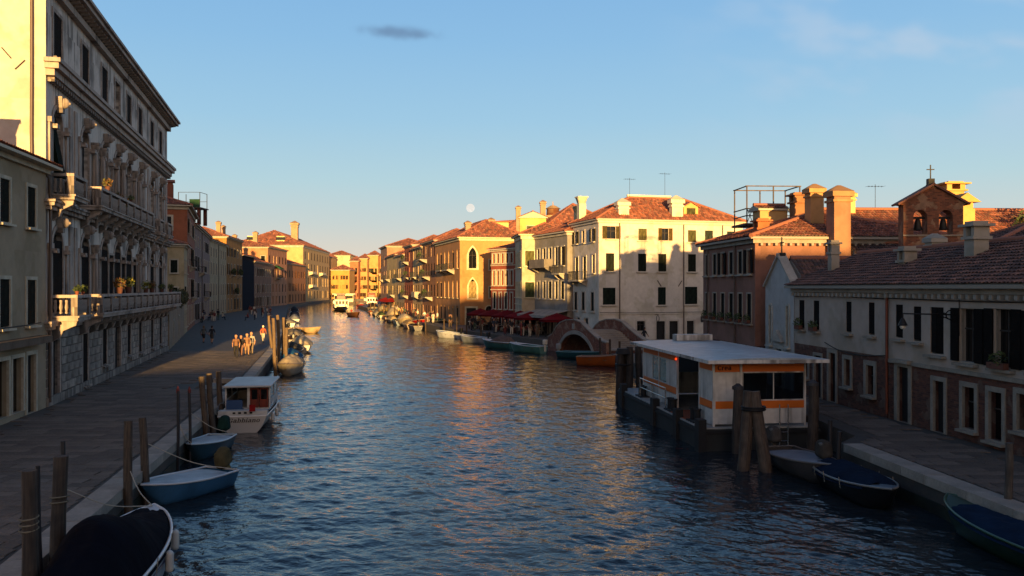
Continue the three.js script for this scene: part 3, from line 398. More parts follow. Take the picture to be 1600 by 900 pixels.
// ---------- houses along the left quay ----------
const LF = [[-30, 74.6], [-53.7, 147.7], [-61, 181], [-64, 201], [-71, 258], [-80, 330], [-88, 400]], lf = (d) => [along(LF, d), d];
const grid = (n, L, m = 1.2) => Array.from({ length: n }, (_, i) => n > 1 ? m + (L - 2 * m) * i / (n - 1) : L / 2);
const rowsOf = (n, L, ys, w, h, ks, o) => ys.flatMap((y, r) => grid(n, L, o?.m ?? 1.4).map((x) => ({ x, y, w, h: Array.isArray(h) ? h[r] : h, k: pick(ks), ...(o ?? {}) })));
{
  const g1 = 0x22261f;
  const low = house({ label: 'low ochre grey house with shop fronts beside the tall palace', p0: [-18.15, 23], p1: [-21.12, 38.85], D: 14, h: 10.8, m: stucco(0x9c8d76), frameM: stone(0xbfb6a4), roof: { type: 'gable', rise: 1.3, tw: 0.24, over: 0.55 }, bands: [3.15],
    main: [...ops([3, 6, 8.6, 11.4, 14.3], 8.05, 1.05, 1.75, 'sh', { c: g1 }), ...ops([3, 6, 8.6, 11.4, 14.3], 3.85, 1.1, 1.95, 'sh', { c: g1 }), ...ops([9.6, 11.2, 12.75], 0.25, 1.2, 2.3, 'sp', { fr: 0.14, sill: 0 }), { x: 14.3, y: 0.02, w: 1.05, h: 2.55, k: 'dr', c: 0x241a16, fr: 0.14 }] });
  obj('awning_rail', [bx(14.5, 0.1, 0.55, 8, 3.28, 0.28), bx(14.5, 0.22, 0.05, 8, 3.14, 0.54)], cloth(0x7a6a5c), low);
  obj('cable', tube([[15.2, 3.9, 0.1], [14, 3.86, 0.14], [9, 3.84, 0.14], [2, 3.9, 0.1]], 0.025, 20, 5), M.iron, low);
  chimney(low, 11.3, -1.7, 10.9, 12.6, 0.75, stucco(0xa08a72), 'flare');
  // wall lamp bracket of the low house
  { const p = low.localToWorld(new THREE.Vector3(14.95, 4.85, 0.0)); low.updateMatrixWorld(); }
  const gw = thing('garden_wall', 'plastered garden wall overgrown with creeper beyond the palace', 'wall', [-30.05, Q - 0.02, -75.2], dirAngle([-30.05, 75.2], lf(100)));
  const gl = Math.hypot(lf(100)[0] + 30.05, 24.6);
  obj('wall', wallGeo(gl, 0, 4.3, [{ x: 6, y: 0.02, w: 1.2, h: 2.4, arch: true }, { x: 15, y: 0.02, w: 1.3, h: 2.5 }], 0.4), stucco(0x8d7b68), gw); obj('coping', bx(gl, 0.14, 0.56, gl / 2, 4.37, -0.2), stone(0xa8a093), gw);
  opening(gw, FR([0, 0, 0], 0), { x: 6, y: 0.02, w: 1.2, h: 2.4, arch: true, k: 'dr', c: 0x2c211b }, stone(0xa8a093)); opening(gw, FR([0, 0, 0], 0), { x: 15, y: 0.02, w: 1.3, h: 2.5, k: 'dr', c: 0x20261f }, stone(0xa8a093));
  for (const [x, n, w, hh] of [[3.5, 420, 2.2, 0.9], [10.5, 380, 2.6, 0.7], [17, 420, 2.4, 1.1], [22.5, 380, 2, 0.8]]) { const l = obj('creeper', leafClump(n, w, hh, 0.55, [0x3a3d20, 0x4b4a26, 0x2c331b, 0x5a4a24], 0.16), M.leaf, gw); l.position.set(x, 4.4, 0.1); }
  house({ label: 'narrow pale yellow house with green shutters beyond the garden wall', p0: lf(100), p1: lf(107), D: 9, h: 10.4, m: stucco(0xa79878), s0: [...ops([6.0, 7.9], 7.2, 0.8, 1.5, 'sh', { c: 0x1f2822 }), ...ops([6.0, 7.9], 3.6, 0.8, 1.9, 'sh', { c: 0x1f2822 })], main: rowsOf(3, 7.4, [0.8, 3.8, 7.2], 0.8, [2, 1.8, 1.5], ['sh', 'op'], { c: 0x1f2822 }), roof: { rise: 1.4 } });
  const or = house({ label: 'tall brick orange house with white framed window and hipped roof above the yellow house', p0: lf(107.05), p1: lf(127), D: 12, h: 15.6, m: stucco(0x8a5138), cornice: 0.4, s0: [{ x: 9.6, y: 12.7, w: 1.1, h: 1.6, k: 'gl', fr: 0.22 }, { x: 6.6, y: 12.7, w: 1.1, h: 1.6, k: 'gl', fr: 0.22 }], main: rowsOf(5, 21, [0.9, 4.2, 8.4, 12.4], 1, [2.2, 2.4, 2.4, 1.8], ['sh', 'sh', 'op'], { c: 0x1c211c, m: 2 }), roof: { rise: 2.4, over: 0.6 }, chim: [[3.2, -2.2, 16.4, 18.6, 0.75, stucco(0x7a4a38), 'gable']] });
  balcony(or, or.F.main, 6, 8.1, 3, 0.8); balcony(or, or.F.main, 13, 4.0, 4, 0.8);
  const pu = house({ label: 'faded mauve plaster house with roof terrace on posts', p0: lf(127.05), p1: lf(160), D: 12, h: 14.7, m: stucco(0x7e6a66), far: 1, pipes: [14], main: rowsOf(8, 34.5, [0.6, 4, 8, 11.6], 1, [2.4, 2.2, 2.2, 1.7], ['sh', 'sh', 'op', 'gl'], { c: 0x1d1f1d, m: 2 }), s0: rowsOf(2, 12, [11.5], 1, 1.6, ['sh']), roof: { rise: 2.2 }, chim: [[24, -4, 15.5, 18, 0.8]] });
  balcony(pu, pu.F.main, 10, 7.8, 5, 0.9); balcony(pu, pu.F.main, 22, 3.8, 4, 0.9);
  { const g = thing('roof_terrace', 'wooden roof terrace on brick posts with green screen above the mauve house', 'roof terrace', [-48.3, Q + 14.9, -129.5], 0); for (const [x, z] of [[-1.4, 1], [1.4, 1], [-1.4, -1.6], [1.4, -1.6]]) { const p = obj('post', bx(0.45, 2.4, 0.45, x, 1.2, z), brick(0x9a6a50), g); } obj('floor', bx(3.6, 0.16, 3.4, 0, 2.5, -0.3), wood(0x4a3a30), g); for (const [x, z] of [[-1.6, 1.2], [1.6, 1.2], [-1.6, -1.8], [1.6, -1.8]]) obj('upright', bx(0.08, 2.3, 0.08, x, 3.7, z), M.iron, g); obj('screen', bx(1.5, 1.2, 0.05, 0.8, 3.2, 1.2), cloth(0x2c4a38), g); obj('rail', [bx(3.2, 0.06, 0.06, 0, 4.83, 1.2), bx(3.2, 0.06, 0.06, 0, 3.7, -1.8), bx(0.06, 0.06, 3, 1.6, 4.83, -0.3), bx(0.06, 0.06, 3, -1.6, 3.7, -0.3)], M.iron, g); }
  const cr = house({ label: 'cream plaster house with tall dark shutters and drain pipe past the mauve house', p0: lf(160.05), p1: lf(185), D: 12, h: 14.4, m: stucco(0xa6987a), far: 1, pipes: [12], main: rowsOf(7, 25.6, [0.6, 4, 8, 11.4], 0.95, [2.4, 2.3, 2.3, 1.7], ['sh'], { c: 0x1b1f1c, m: 1.8 }), roof: { rise: 2.4 } });
  const oc = house({ label: 'ochre house with planted balconies in the shaded row', p0: lf(185.05), p1: lf(205), D: 12, h: 16.4, m: stucco(0x9a6f36), far: 1, main: rowsOf(5, 20, [0.6, 4, 8.4, 12.4], 1, [2.4, 2.3, 2.3, 1.8], ['sh', 'op'], { c: 0x2a1c16, m: 2 }), s0: rowsOf(2, 12, [12.4], 1, 1.6, ['sh']), roof: { rise: 2.4 }, chim: [[4, -2.4, 17.2, 19.6, 0.9], [13, -3, 17.2, 19.4, 0.8]] });
  for (const [x, y] of [[5, 8.2], [9, 3.9], [14, 8.2]]) { const q = balcony(oc, oc.F.main, x, y, 3.2, 0.9); const l = obj('plant', leafClump(240, 1.5, 0.7, 0.5, GREEN, 0.18), M.leaf, q); l.position.set(0, 0.9, 0.7); }
  house({ label: 'house wrapped in dark navy scaffold netting', p0: lf(205.05), p1: lf(221), D: 12, h: 13.2, m: cloth(0x1b2130), far: 1, cornice: 0, roof: { rise: 1.8 } });
  house({ label: 'dull brown house between the netted house and the pink one', p0: lf(221.05), p1: lf(249), D: 12, h: 12.2, m: stucco(0x83614e), far: 1, main: rowsOf(7, 28, [0.6, 4.2, 8.6], 1.1, [2.4, 2.2, 2], ['sh', 'op', 'gl'], { c: 0x1e1c1a, m: 2 }), s0: rowsOf(2, 12, [9], 1.1, 1.8, ['sh']), roof: { rise: 2.2 }, chim: [[5, -3, 13, 15.5, 0.9]] });
  const pk = house({ label: 'salmon pink house with sunlit top storeys and green awning', p0: [-70.9, 249.05], p1: [-72.2, 275], D: 14, h: 17.2, m: stucco(0xb07a5a), far: 1, main: rowsOf(6, 26.5, [0.6, 4.2, 8.6, 12.8], 1.4, [2.4, 2.4, 2.4, 2.2], ['sh', 'gl'], { c: 0x26241f, m: 2.4, fr: 0.04 }), s0: rowsOf(3, 14, [13], 1.2, 1.8, ['sh']), roof: { rise: 2.2 }, chim: [[6, -5, 18, 21.5, 1.2], [2, -10, 18, 20.5, 1]] });
  { const a = obj('awning', new THREE.ExtrudeGeometry(poly([[0, 0], [1.6, -0.9], [1.6, -1.2], [0, -0.25]]), { depth: 5, bevelEnabled: false }), cloth(0x2d5a3a), pk); a.rotation.y = -Math.PI / 2; a.position.set(14, 12.3, 0.02); balcony(pk, pk.F.main, 11, 8.4, 6, 1.1); }
  house({ label: 'orange house with yellow side wall before the far palace', p0: [-74.2, 275.05], p1: [-78.6, 327], D: 13, h: 13.6, m: stucco(0xb0703f), far: 1, main: rowsOf(8, 52, [0.6, 4.4, 9], 1.6, [2.6, 2.6, 2.4], ['sh', 'op'], { c: 0x2a2620, m: 4, fr: 0.04 }), s0: rowsOf(2, 13, [9], 1.3, 2, ['sh']), roof: { rise: 2.4 }, chim: [[6, -3, 14, 17, 1.1]] });
  const fp = house({ name: 'far_palace', category: 'palace', label: 'large sunlit yellow palace with broad tiled roof closing the shaded row', p0: [-79.7, 327.1], p1: [-84.8, 398], D: 27, h: 21.6, m: stucco(0xbd9c6c), far: 1, cornice: 0.7, main: [...rowsOf(9, 71, [1, 6, 11.2, 16.6], 2, [3.2, 3.6, 3.8, 3], ['gl', 'sh'], { c: 0x3a352c, m: 5, fr: 0.05 })], s0: [{ x: 22, y: 8, w: 1.2, h: 2, k: 'sh' }, { x: 8, y: 16, w: 1.2, h: 2, k: 'sh' }], roof: { rise: 6.5, tw: 0.7 }, chim: [[22, -7, 24, 31, 2.6]] });
  for (const [x, y] of [[18, 11], [18, 5.8], [45, 11]]) balcony(fp, fp.F.main, x, y, 10, 1.6, 'stone', stone(0xd0c4a8));
  { const dm = (x, z, nm) => { const o = obj('dormer', bx(4.4, 2.2, 3, 0, 1.1), stucco(0xd8c48a), fp); o.position.set(x, 23.2, z); const p = obj('window', bx(3.4, 1.2, 0.2, 0, 1.2, 0), M.glass, o); p.rotation.y = -Math.PI / 2; p.position.x = -2.15; }; dm(5, -20); dm(5, -9); }
}
// ---------- houses closing the canal ----------
{
  const cx = (u, d) => (u - 800) * d / F; const far = (u0, u1, d, v, m, o = {}) => { const W = cx(u1, d) - cx(u0, d), h = (450 - v) * d / F + EYE - Q; return house({ p0: [cx(u0, d), d], p1: [cx(u1, d) - 0.05, d + (o.tilt ?? 0)], D: 14, h, m: stucco(m), far: 1, group: 'sunlit houses closing the canal', main: rowsOf(Math.round((o.n ?? 4) * 1.6), W, o.ys ?? [1, 5, 9.4, 13.6].filter((y) => y + 2.4 < h), 1.05, 1.9, ['sh', 'sh', 'gl', 'op'], { c: pick([0x3a2f24, 0x2c3626, 0x4a3626]), m: 1.2, fr: 0.04 }), roof: { rise: 2.6, tw: 0.7, ...(o.roof ?? {}) }, ...o }); };
  far(500, 517, 418, 402, 0xb08a60, { label: 'tan house tucked behind the corner of the far palace', n: 3 });
  far(517, 546, 404, 422, 0xb88a48, { label: 'deep yellow house with red hipped roof behind the far water bus stop', n: 5 });
  far(512, 547, 442, 399, 0xc4b08c, { label: 'pale cream house rising behind the deep yellow one', n: 4 });
  far(547, 560, 428, 408, 0xa8684a, { label: 'narrow brick orange house at the canal bend', n: 2 });
  far(560, 574, 434, 404, 0xb38a58, { label: 'tan yellow house with striped tall windows at the canal bend', n: 4 });
  far(574, 591, 440, 399, 0xb58c58, { label: 'golden house with roof terrace at the end of the canal', n: 3, chim: [[2, -3, 18, 22, 1.2]] });
  far(591, 622, 446, 399, 0xad7640, { label: 'orange ochre house at the end of the canal beside the shady row', n: 4 });
  far(592, 622, 428, 428, 0xb8925c, { label: 'low golden house with red roof in front of the ochre one', n: 4, ys: [1, 5] });
  far(440, 500, 470, 404, 0xb09470, { label: 'tan house hidden far behind the palace roofs', n: 5 });
}
// ---------- right bank, far to near ----------
const RF = [[-7.6, 125], [-13.3, 145], [-25.6, 190], [-34, 222]], rf = (d, off = 0) => [along(RF, d) + off, d];
{
  const row = (d1, d0, v, m, label, o = {}) => { const p0 = rf(d1 - 0.05, (o.off ?? 0)), p1 = rf(d0, o.off ?? 0), L = Math.hypot(p1[0] - p0[0], p1[1] - p0[1]); const h = (450 - v) * d0 / F + EYE - Q; return house({ label, p0, p1, D: o.D ?? 9, h, m: stucco(m), far: 1, group: 'sunlit house fronts on the far quay', main: rowsOf(o.n ?? Math.max(2, Math.round(L / 2.6)), L, o.ys ?? [0.4, 4, 7.6, 10.8].filter((y) => y + 2 < h), 1.0, 2, ['sh', 'gl', 'sh'], { c: o.c ?? pick([0x2c3022, 0x3a3024, 0x4a4436]), m: 1.3, fr: 0.04 }), s1: rowsOf(2, 9, [0.6, 4, 8.4].filter((y) => y + 2.6 < h), 1, 2.0, ['sh'], { m: 1.5 }), roof: { rise: 2.2, tw: 0.4 }, ...o, D: o.D ?? 9 }); };
  const a = row(222, 208, 385, 0x9c7a66, 'dusky mauve house at the far end of the sunlit row', { D: 12 }); balcony(a, a.F.main, 5, 7.4, 4, 1);
  const b = row(208, 190, 398, 0xcbb078, 'bright yellow house with plain sunlit end wall in the far row', { D: 11, s1: [{ x: 1.9, y: 8.2, w: 1.1, h: 2.6, k: 'op', arch: true }, { x: 1.9, y: 3.8, w: 1.1, h: 2.4, k: 'op' }] }); for (const [x, y] of [[4, 7.4], [13, 3.8]]) balcony(b, b.F.main, x, y, 4, 1);
  const c = row(190, 178, 398, 0xb09a78, 'grey tan house next to the bright yellow end wall', {}); balcony(c, c.F.main, 6, 7.4, 5, 1.1);
  const d = row(178, 167, 383, 0xa05436, 'brick red house with several balconies in the far row', { D: 10 }); for (const [x, y] of [[3.4, 3.8], [7.8, 7.4], [4, 10.6]]) { const q = balcony(d, d.F.main, x, y, 3.4, 1.1); const l = obj('plant', leafClump(90, 1.4, 0.4, 0.3, GREEN, 0.16), M.leaf, q); l.position.set(0, 1.0, 1.0); }
  const e = row(167, 156, 386, 0xc8a878, 'cream and red house with tall pale windows in the far row', {}); balcony(e, e.F.main, 5, 7.4, 4.4, 1.1); balcony(e, e.F.main, 7, 3.8, 4, 1.1, 'stone');
  const f = row(156, 143, 376, 0x9a6a48, 'brownish house with curved balcony beside the gothic windowed house', {}); for (const [x, y] of [[6, 7.3], [8.5, 3.8], [3, 10.4]]) { const q = balcony(f, f.F.main, x, y, 4, 1.3); const l = obj('plant', leafClump(110, 1.6, 0.45, 0.3, GREEN, 0.16), M.leaf, q); l.position.set(0, 1.0, 1.1); }
  // houses behind the row show their roofs
  house({ label: 'pale house rising behind the far sunlit row', p0: [-27, 236], p1: [-15, 226], D: 14, h: 17.5, m: stucco(0xd6c48a), far: 1, main: rowsOf(4, 15, [13.5], 1.2, 1.8, ['sh']), roof: { rise: 1.5, tw: 0.6 } });
  house({ label: 'broad red roofed house behind the brick red one', p0: [-11, 178], p1: [3, 168], D: 12, h: 15.2, m: stucco(0xc09a62), far: 1, main: rowsOf(4, 17, [12], 1.2, 1.6, ['sh']), roof: { rise: 4, tw: 0.5 } });
  // gothic windowed house
  const gp0 = rf(142.9), go = house({ label: 'yellow ochre house with two pointed gothic windows and a sunlit end wall', p0: gp0, p1: rf(125), D: 10.5, h: 12.7, m: stucco(0xb5824f), frameM: stone(0xcdbf9c), cornice: 0.35,
    main: rowsOf(6, 18.6, [0.5, 4, 8.4], 1.0, [2.3, 2.6, 2.8], ['sh', 'gl'], { c: 0x2b2f22, m: 1.6, arch: true, fr: 0.04 }),
    s1: [{ x: 1.9, y: 8.3, w: 1.2, h: 3.1, k: 'gl', arch: 'ogive', fr: 0.3 }, { x: 1.9, y: 3.9, w: 1.2, h: 2.9, k: 'sh', c: 0xb09a68, arch: 'ogive', fr: 0.25 }, { x: 4.9, y: 8.1, w: 1.0, h: 1.5, k: 'sh', c: 0x4a4a30 }, { x: 4.9, y: 4.0, w: 1.0, h: 1.6, k: 'sh', c: 0x4a4a30 }, { x: 1.7, y: 0.02, w: 1.5, h: 2.5, k: 'dr', c: 0x15130f, fr: 0.22 }, { x: 4.4, y: 1.5, w: 1.1, h: 1.3, k: 'gl', arch: true }], roof: { rise: 3.0, tw: 0.34 }, chim: [[13.5, -6, 13.4, 15.6, 0.9], [15, -2, 13.2, 15, 0.8]] });
  { const q = balcony(go, go.F.main, 13, 8.1, 4, 1.2); balcony(go, go.F.main, 8, 8.1, 4, 1.2); const dm = obj('dormer', bx(3.6, 1.8, 4, 0, 0.9), stucco(0xd9b876), go); dm.position.set(11, 13.8, -7); obj('dormer_roof', [bx(4.2, 0.18, 4.8, 0, 1.88)], mat(0x8a4e38), dm);
    for (const [x, y] of [[3.4, 8.9], [3.3, 7.0], [3.6, 10.4]]) { } }
  const tw = house({ label: 'pale yellow attic house with shuttered window behind the gothic windowed one', p0: [1.2, 131], p1: [5.2, 131.3], D: 5, h: 16.1, m: stucco(0xd6b264), main: [{ x: 1.6, y: 13.2, w: 1.1, h: 1.7, k: 'sh', c: 0x54583c }], roof: { rise: 0.9, type: 'gable', axis: 'z', over: 0.25 }, chim: [[3.6, -0.6, 16, 18.4, 0.8], [-0.2, -0.6, 14, 17.6, 0.7]], cornice: 0 });
  const rb = house({ label: 'red roofed house behind the grey balcony house', p0: [5.4, 128], p1: [16, 130], D: 12, h: 14.5, m: stucco(0xb98a5a), roof: { rise: 4.0, tw: 0.36 } });
  { const g = thing('roof_lantern', 'octagonal brick lantern turret with dome above the distant roofs', 'turret', [8.6, Q + 13.5, -180], 0); obj('drum', cyl(2.3, 2.3, 6.6, 8), brick(0xa8764c), g); obj('cornice', cyl(2.6, 2.6, 0.4, 8, 0, 6.6, 0), stone(0xb0946c), g); obj('lantern', cyl(1.4, 1.3, 1.5, 8, 0, 7, 0), brick(0xb08a60), g); obj('dome', [cyl(1.7, 0.5, 0.7, 8, 0, 8.5, 0), cyl(0.16, 0.05, 1.0, 6, 0, 9.1, 0)], stone(0xa88a64), g); }
  house({ label: 'long house under the octagonal turret', p0: [0, 176], p1: [20, 178], D: 14, h: 13.5, m: stucco(0xa87a52), far: 1, roof: { rise: 2.4, tw: 0.6 } });
  // red house with loggia
  house({ label: 'small brick red house with white columned loggia beside the restaurant umbrellas', p0: [-2.9, 118.4], p1: [0.4, 113.6], D: 6, h: 10.6, m: stucco(0x9a4a30), frameM: stone(0xd2c4ae), bands: [8.5, 5.2],
    main: [...ops([0.7, 1.75, 2.85, 3.95, 5.05], 8.8, 0.62, 1.3, 'bk', { fr: 0.16 }), ...ops([0.7, 1.75, 2.85, 3.95, 5.05], 5.8, 0.6, 2, ['gl'], { fr: 0.16 }), ...ops([0.9, 2.3, 3.7, 5.0], 2.6, 0.6, 2.2, ['sh', 'gl'], { fr: 0.14 }), ...ops([0.8, 2.2, 3.6, 5.0], 0.02, 0.8, 2.1, 'dr', { fr: 0.1 })], roof: { rise: 1.4, type: 'pent', tw: 0.3 } });
  // cream bay house
  const bay = house({ label: 'cream bay fronted house with a narrow sunlit end and blank green shutters', p0: [0.42, 111.5], p1: [1.2, 104], D: 6.5, h: 11.8, m: stucco(0xb9ad96), frameM: stone(0xd6cba8), cornice: 0.45, bands: [3.4, 2.6],
    s1: [{ x: 0.95, y: 8.1, w: 1.15, h: 1.85, k: 'sh', c: 0x6a6a44 }, { x: 0.95, y: 4.3, w: 1.15, h: 1.85, k: 'sh', c: 0x4d5a40 }, { x: 1.0, y: 0.02, w: 1.3, h: 2.3, k: 'dr', c: 0x16120f }], main: rowsOf(4, 7.5, [0.5, 4.3, 8], 0.8, 1.9, ['sh', 'gl'], { m: 1 }), roof: { rise: 1.6, tw: 0.28 } });
  const grey = house({ label: 'grey plaster house with a wide upper balcony next to the white corner house', p0: [2.75, 104.2], p1: [6.15, 95.3], D: 9, h: 11.6, m: stucco(0x8b8782), frameM: stone(0xb9b3a8), cornice: 0.3, main: [...rowsOf(5, 9.5, [8.0], 0.85, 2.1, ['op', 'gl', 'gl'], { m: 1.2, c: 0x59503f }), ...rowsOf(5, 9.5, [4.2], 0.85, 2.0, ['sh', 'gl'], { m: 1.2 }), ...ops([1.6, 3.4, 5.2, 7], 0.02, 0.95, 2.4, 'dr', { arch: true, c: 0x181412 })], roof: { rise: 2.0, tw: 0.28 }, chim: [[8, -2, 11.8, 14.0, 0.7, stucco(0xc9b890), 'flare']] });
  balcony(grey, grey.F.main, 3.2, 7.85, 4.6, 1.1, 'stone', stone(0x77706a)); balcony(grey, grey.F.main, 8, 7.0, 2, 0.8);
}
{ // white corner house
  const gS = 0x1f2b24, wh = house({ label: 'white four storey corner house by the small bridge, upper half in the sun', p0: [8.9, 88], p1: [24.9, 92.6], D: 8, h: 12.4, m: stucco(0xcfc6b9), frameM: stucco(0xc8beb0), cornice: 0.26, bands: [2.75], pipes: [2.3, 9.6, 14.2],
    main: [{ x: 1.4, y: 10.5, w: 1.0, h: 1.3, k: 'op', c: 0x5a5030, fr: 0.03 }, { x: 4.9, y: 10.4, w: 0.95, h: 1.2, k: 'sh', c: 0x6a6640, fr: 0.03 }, { x: 7.5, y: 10.4, w: 0.8, h: 1.3, k: 'op', c: 0x60502c, fr: 0.03 }, { x: 10.6, y: 10.3, w: 0.95, h: 1.25, k: 'sh', c: 0x5c5c3a, fr: 0.03 }, { x: 12.6, y: 10.3, w: 0.95, h: 1.25, k: 'sh', c: 0x39443a, fr: 0.03 }, { x: 15.2, y: 10.3, w: 0.9, h: 1.2, k: 'sh', c: 0x39443a, fr: 0.03 },
      ...ops([1.25, 4.85, 7.15, 10.6, 13.2], 7.15, 0.92, 1.85, 'sh', { c: 0x242a20, fr: 0.03 }), { x: 1.15, y: 3.7, w: 1.4, h: 1.75, k: 'sh', c: gS, fr: 0.03 }, { x: 7.1, y: 3.65, w: 0.9, h: 1.85, k: 'sh', c: gS, fr: 0.03 }, { x: 10.5, y: 3.7, w: 1.45, h: 1.85, k: 'sh', c: gS, fr: 0.03 }, { x: 13.6, y: 3.7, w: 0.9, h: 1.8, k: 'sh', c: gS, fr: 0.03 },
      { x: 4.7, y: 0.95, w: 0.95, h: 1.05, k: 'gl' }, { x: 6.95, y: 0.02, w: 1.05, h: 1.95, k: 'dr', c: 0x14110f }, { x: 8.45, y: 0.02, w: 1.05, h: 1.95, k: 'dr', c: 0x14110f }, { x: 10.4, y: 0.02, w: 0.9, h: 1.95, k: 'dr', c: 0x14110f }, { x: 13, y: 0.02, w: 1, h: 1.95, k: 'dr', c: 0x14110f }],
    s0: [...ops([1.4, 3.6, 6.4], 10.3, 0.8, 1.3, ['op', 'gl', 'op'], { c: 0x4a4636 }), ...ops([1.6, 4.0], 6.3, 0.9, 2.5, 'sh', { c: 0x4c5442 }), { x: 6.6, y: 7.0, w: 0.8, h: 1.9, k: 'gl' }, ...ops([1.3, 3.6, 6.3], 3.0, 0.9, 2.0, 'sh', { c: 0x20241f }), ...ops([2, 4.5], 0.02, 1.2, 2.2, 'dr', { c: 0x181410 })], roof: { rise: 2.7, tw: 0.24, hipIn: 5.5, over: 0.35 } });
  balcony(wh, wh.F.s0, 3.1, 6.2, 3.4, 1.0);
  chimney(wh, 2.95, -0.75, 12.5, 14.0, 1.15, stucco(0xd8d0bc), 'cap', 0.8); chimney(wh, 9.05, -0.6, 12.5, 14.4, 1.25, stucco(0xd8d0bc), 'cap', 0.7); chimney(wh, 0.9, -7.4, 12.5, 14.8, 0.8, stucco(0xd6cdb6), 'flare');
  { const dm = obj('dormer', new THREE.ExtrudeGeometry(poly([[-0.85, 0], [0.85, 0], [0.85, 1.2], [0, 1.65], [-0.85, 1.2]]), { depth: 2.2, bevelEnabled: false }), stucco(0xc9a868), wh); dm.position.set(10.9, 12.9, -3.0); obj('window', bx(1.0, 0.95, 0.06, 0, 0.6, 2.22), shutterMat(0x55563a), dm); const r1 = obj('dormer_roof', [bx(1.2, 0.1, 2.6, 0, 0, 1.1)], mat(0x8a4e38), dm); r1.rotation.z = 0.49; r1.position.set(-0.5, 1.46, 0); const r2 = obj('dormer_roof', [bx(1.2, 0.1, 2.6, 0, 0, 1.1)], mat(0x8a4e38), dm); r2.rotation.z = -0.49; r2.position.set(0.5, 1.46, 0); }
  obj('ridge_parapet', bx(5.2, 0.5, 0.3, 7.6, 15.35, -4.2), stucco(0xe0d6bc), wh);
  for (const [x, y, a] of [[7.2, 5.9, 0.6], [9.6, 5.9, -0.6]]) { const o = obj('iron_tie', bx(0.06, 0.75, 0.06), M.iron, wh); o.position.set(x - 0.4, y, 0.03); o.rotation.z = a; }
  { const o = obj('sign_bracket', [bar([0, 0, 0], [0, 0.1, 0.9], 0.025), new THREE.TorusGeometry(0.32, 0.03, 5, 18).rotateY(Math.PI / 2).translate(0, -0.35, 0.7)], M.iron, wh); o.position.set(6.3, 2.6, 0); const p = obj('hanging_sign', bx(0.08, 0.62, 0.9), mat(0x3a342d), wh); p.position.set(11.6, 2.1, 0.55); }
  obj('cable', tube([[0.1, 2.9, 0.06], [5, 2.84, 0.07], [10, 2.88, 0.07], [15.8, 2.85, 0.06]], 0.022, 16, 4), M.iron, wh);
  antenna(wh, 5.2, 15, -4, 2.4); antenna(wh, 9.6, 14.8, -4.4, 3.4);
}
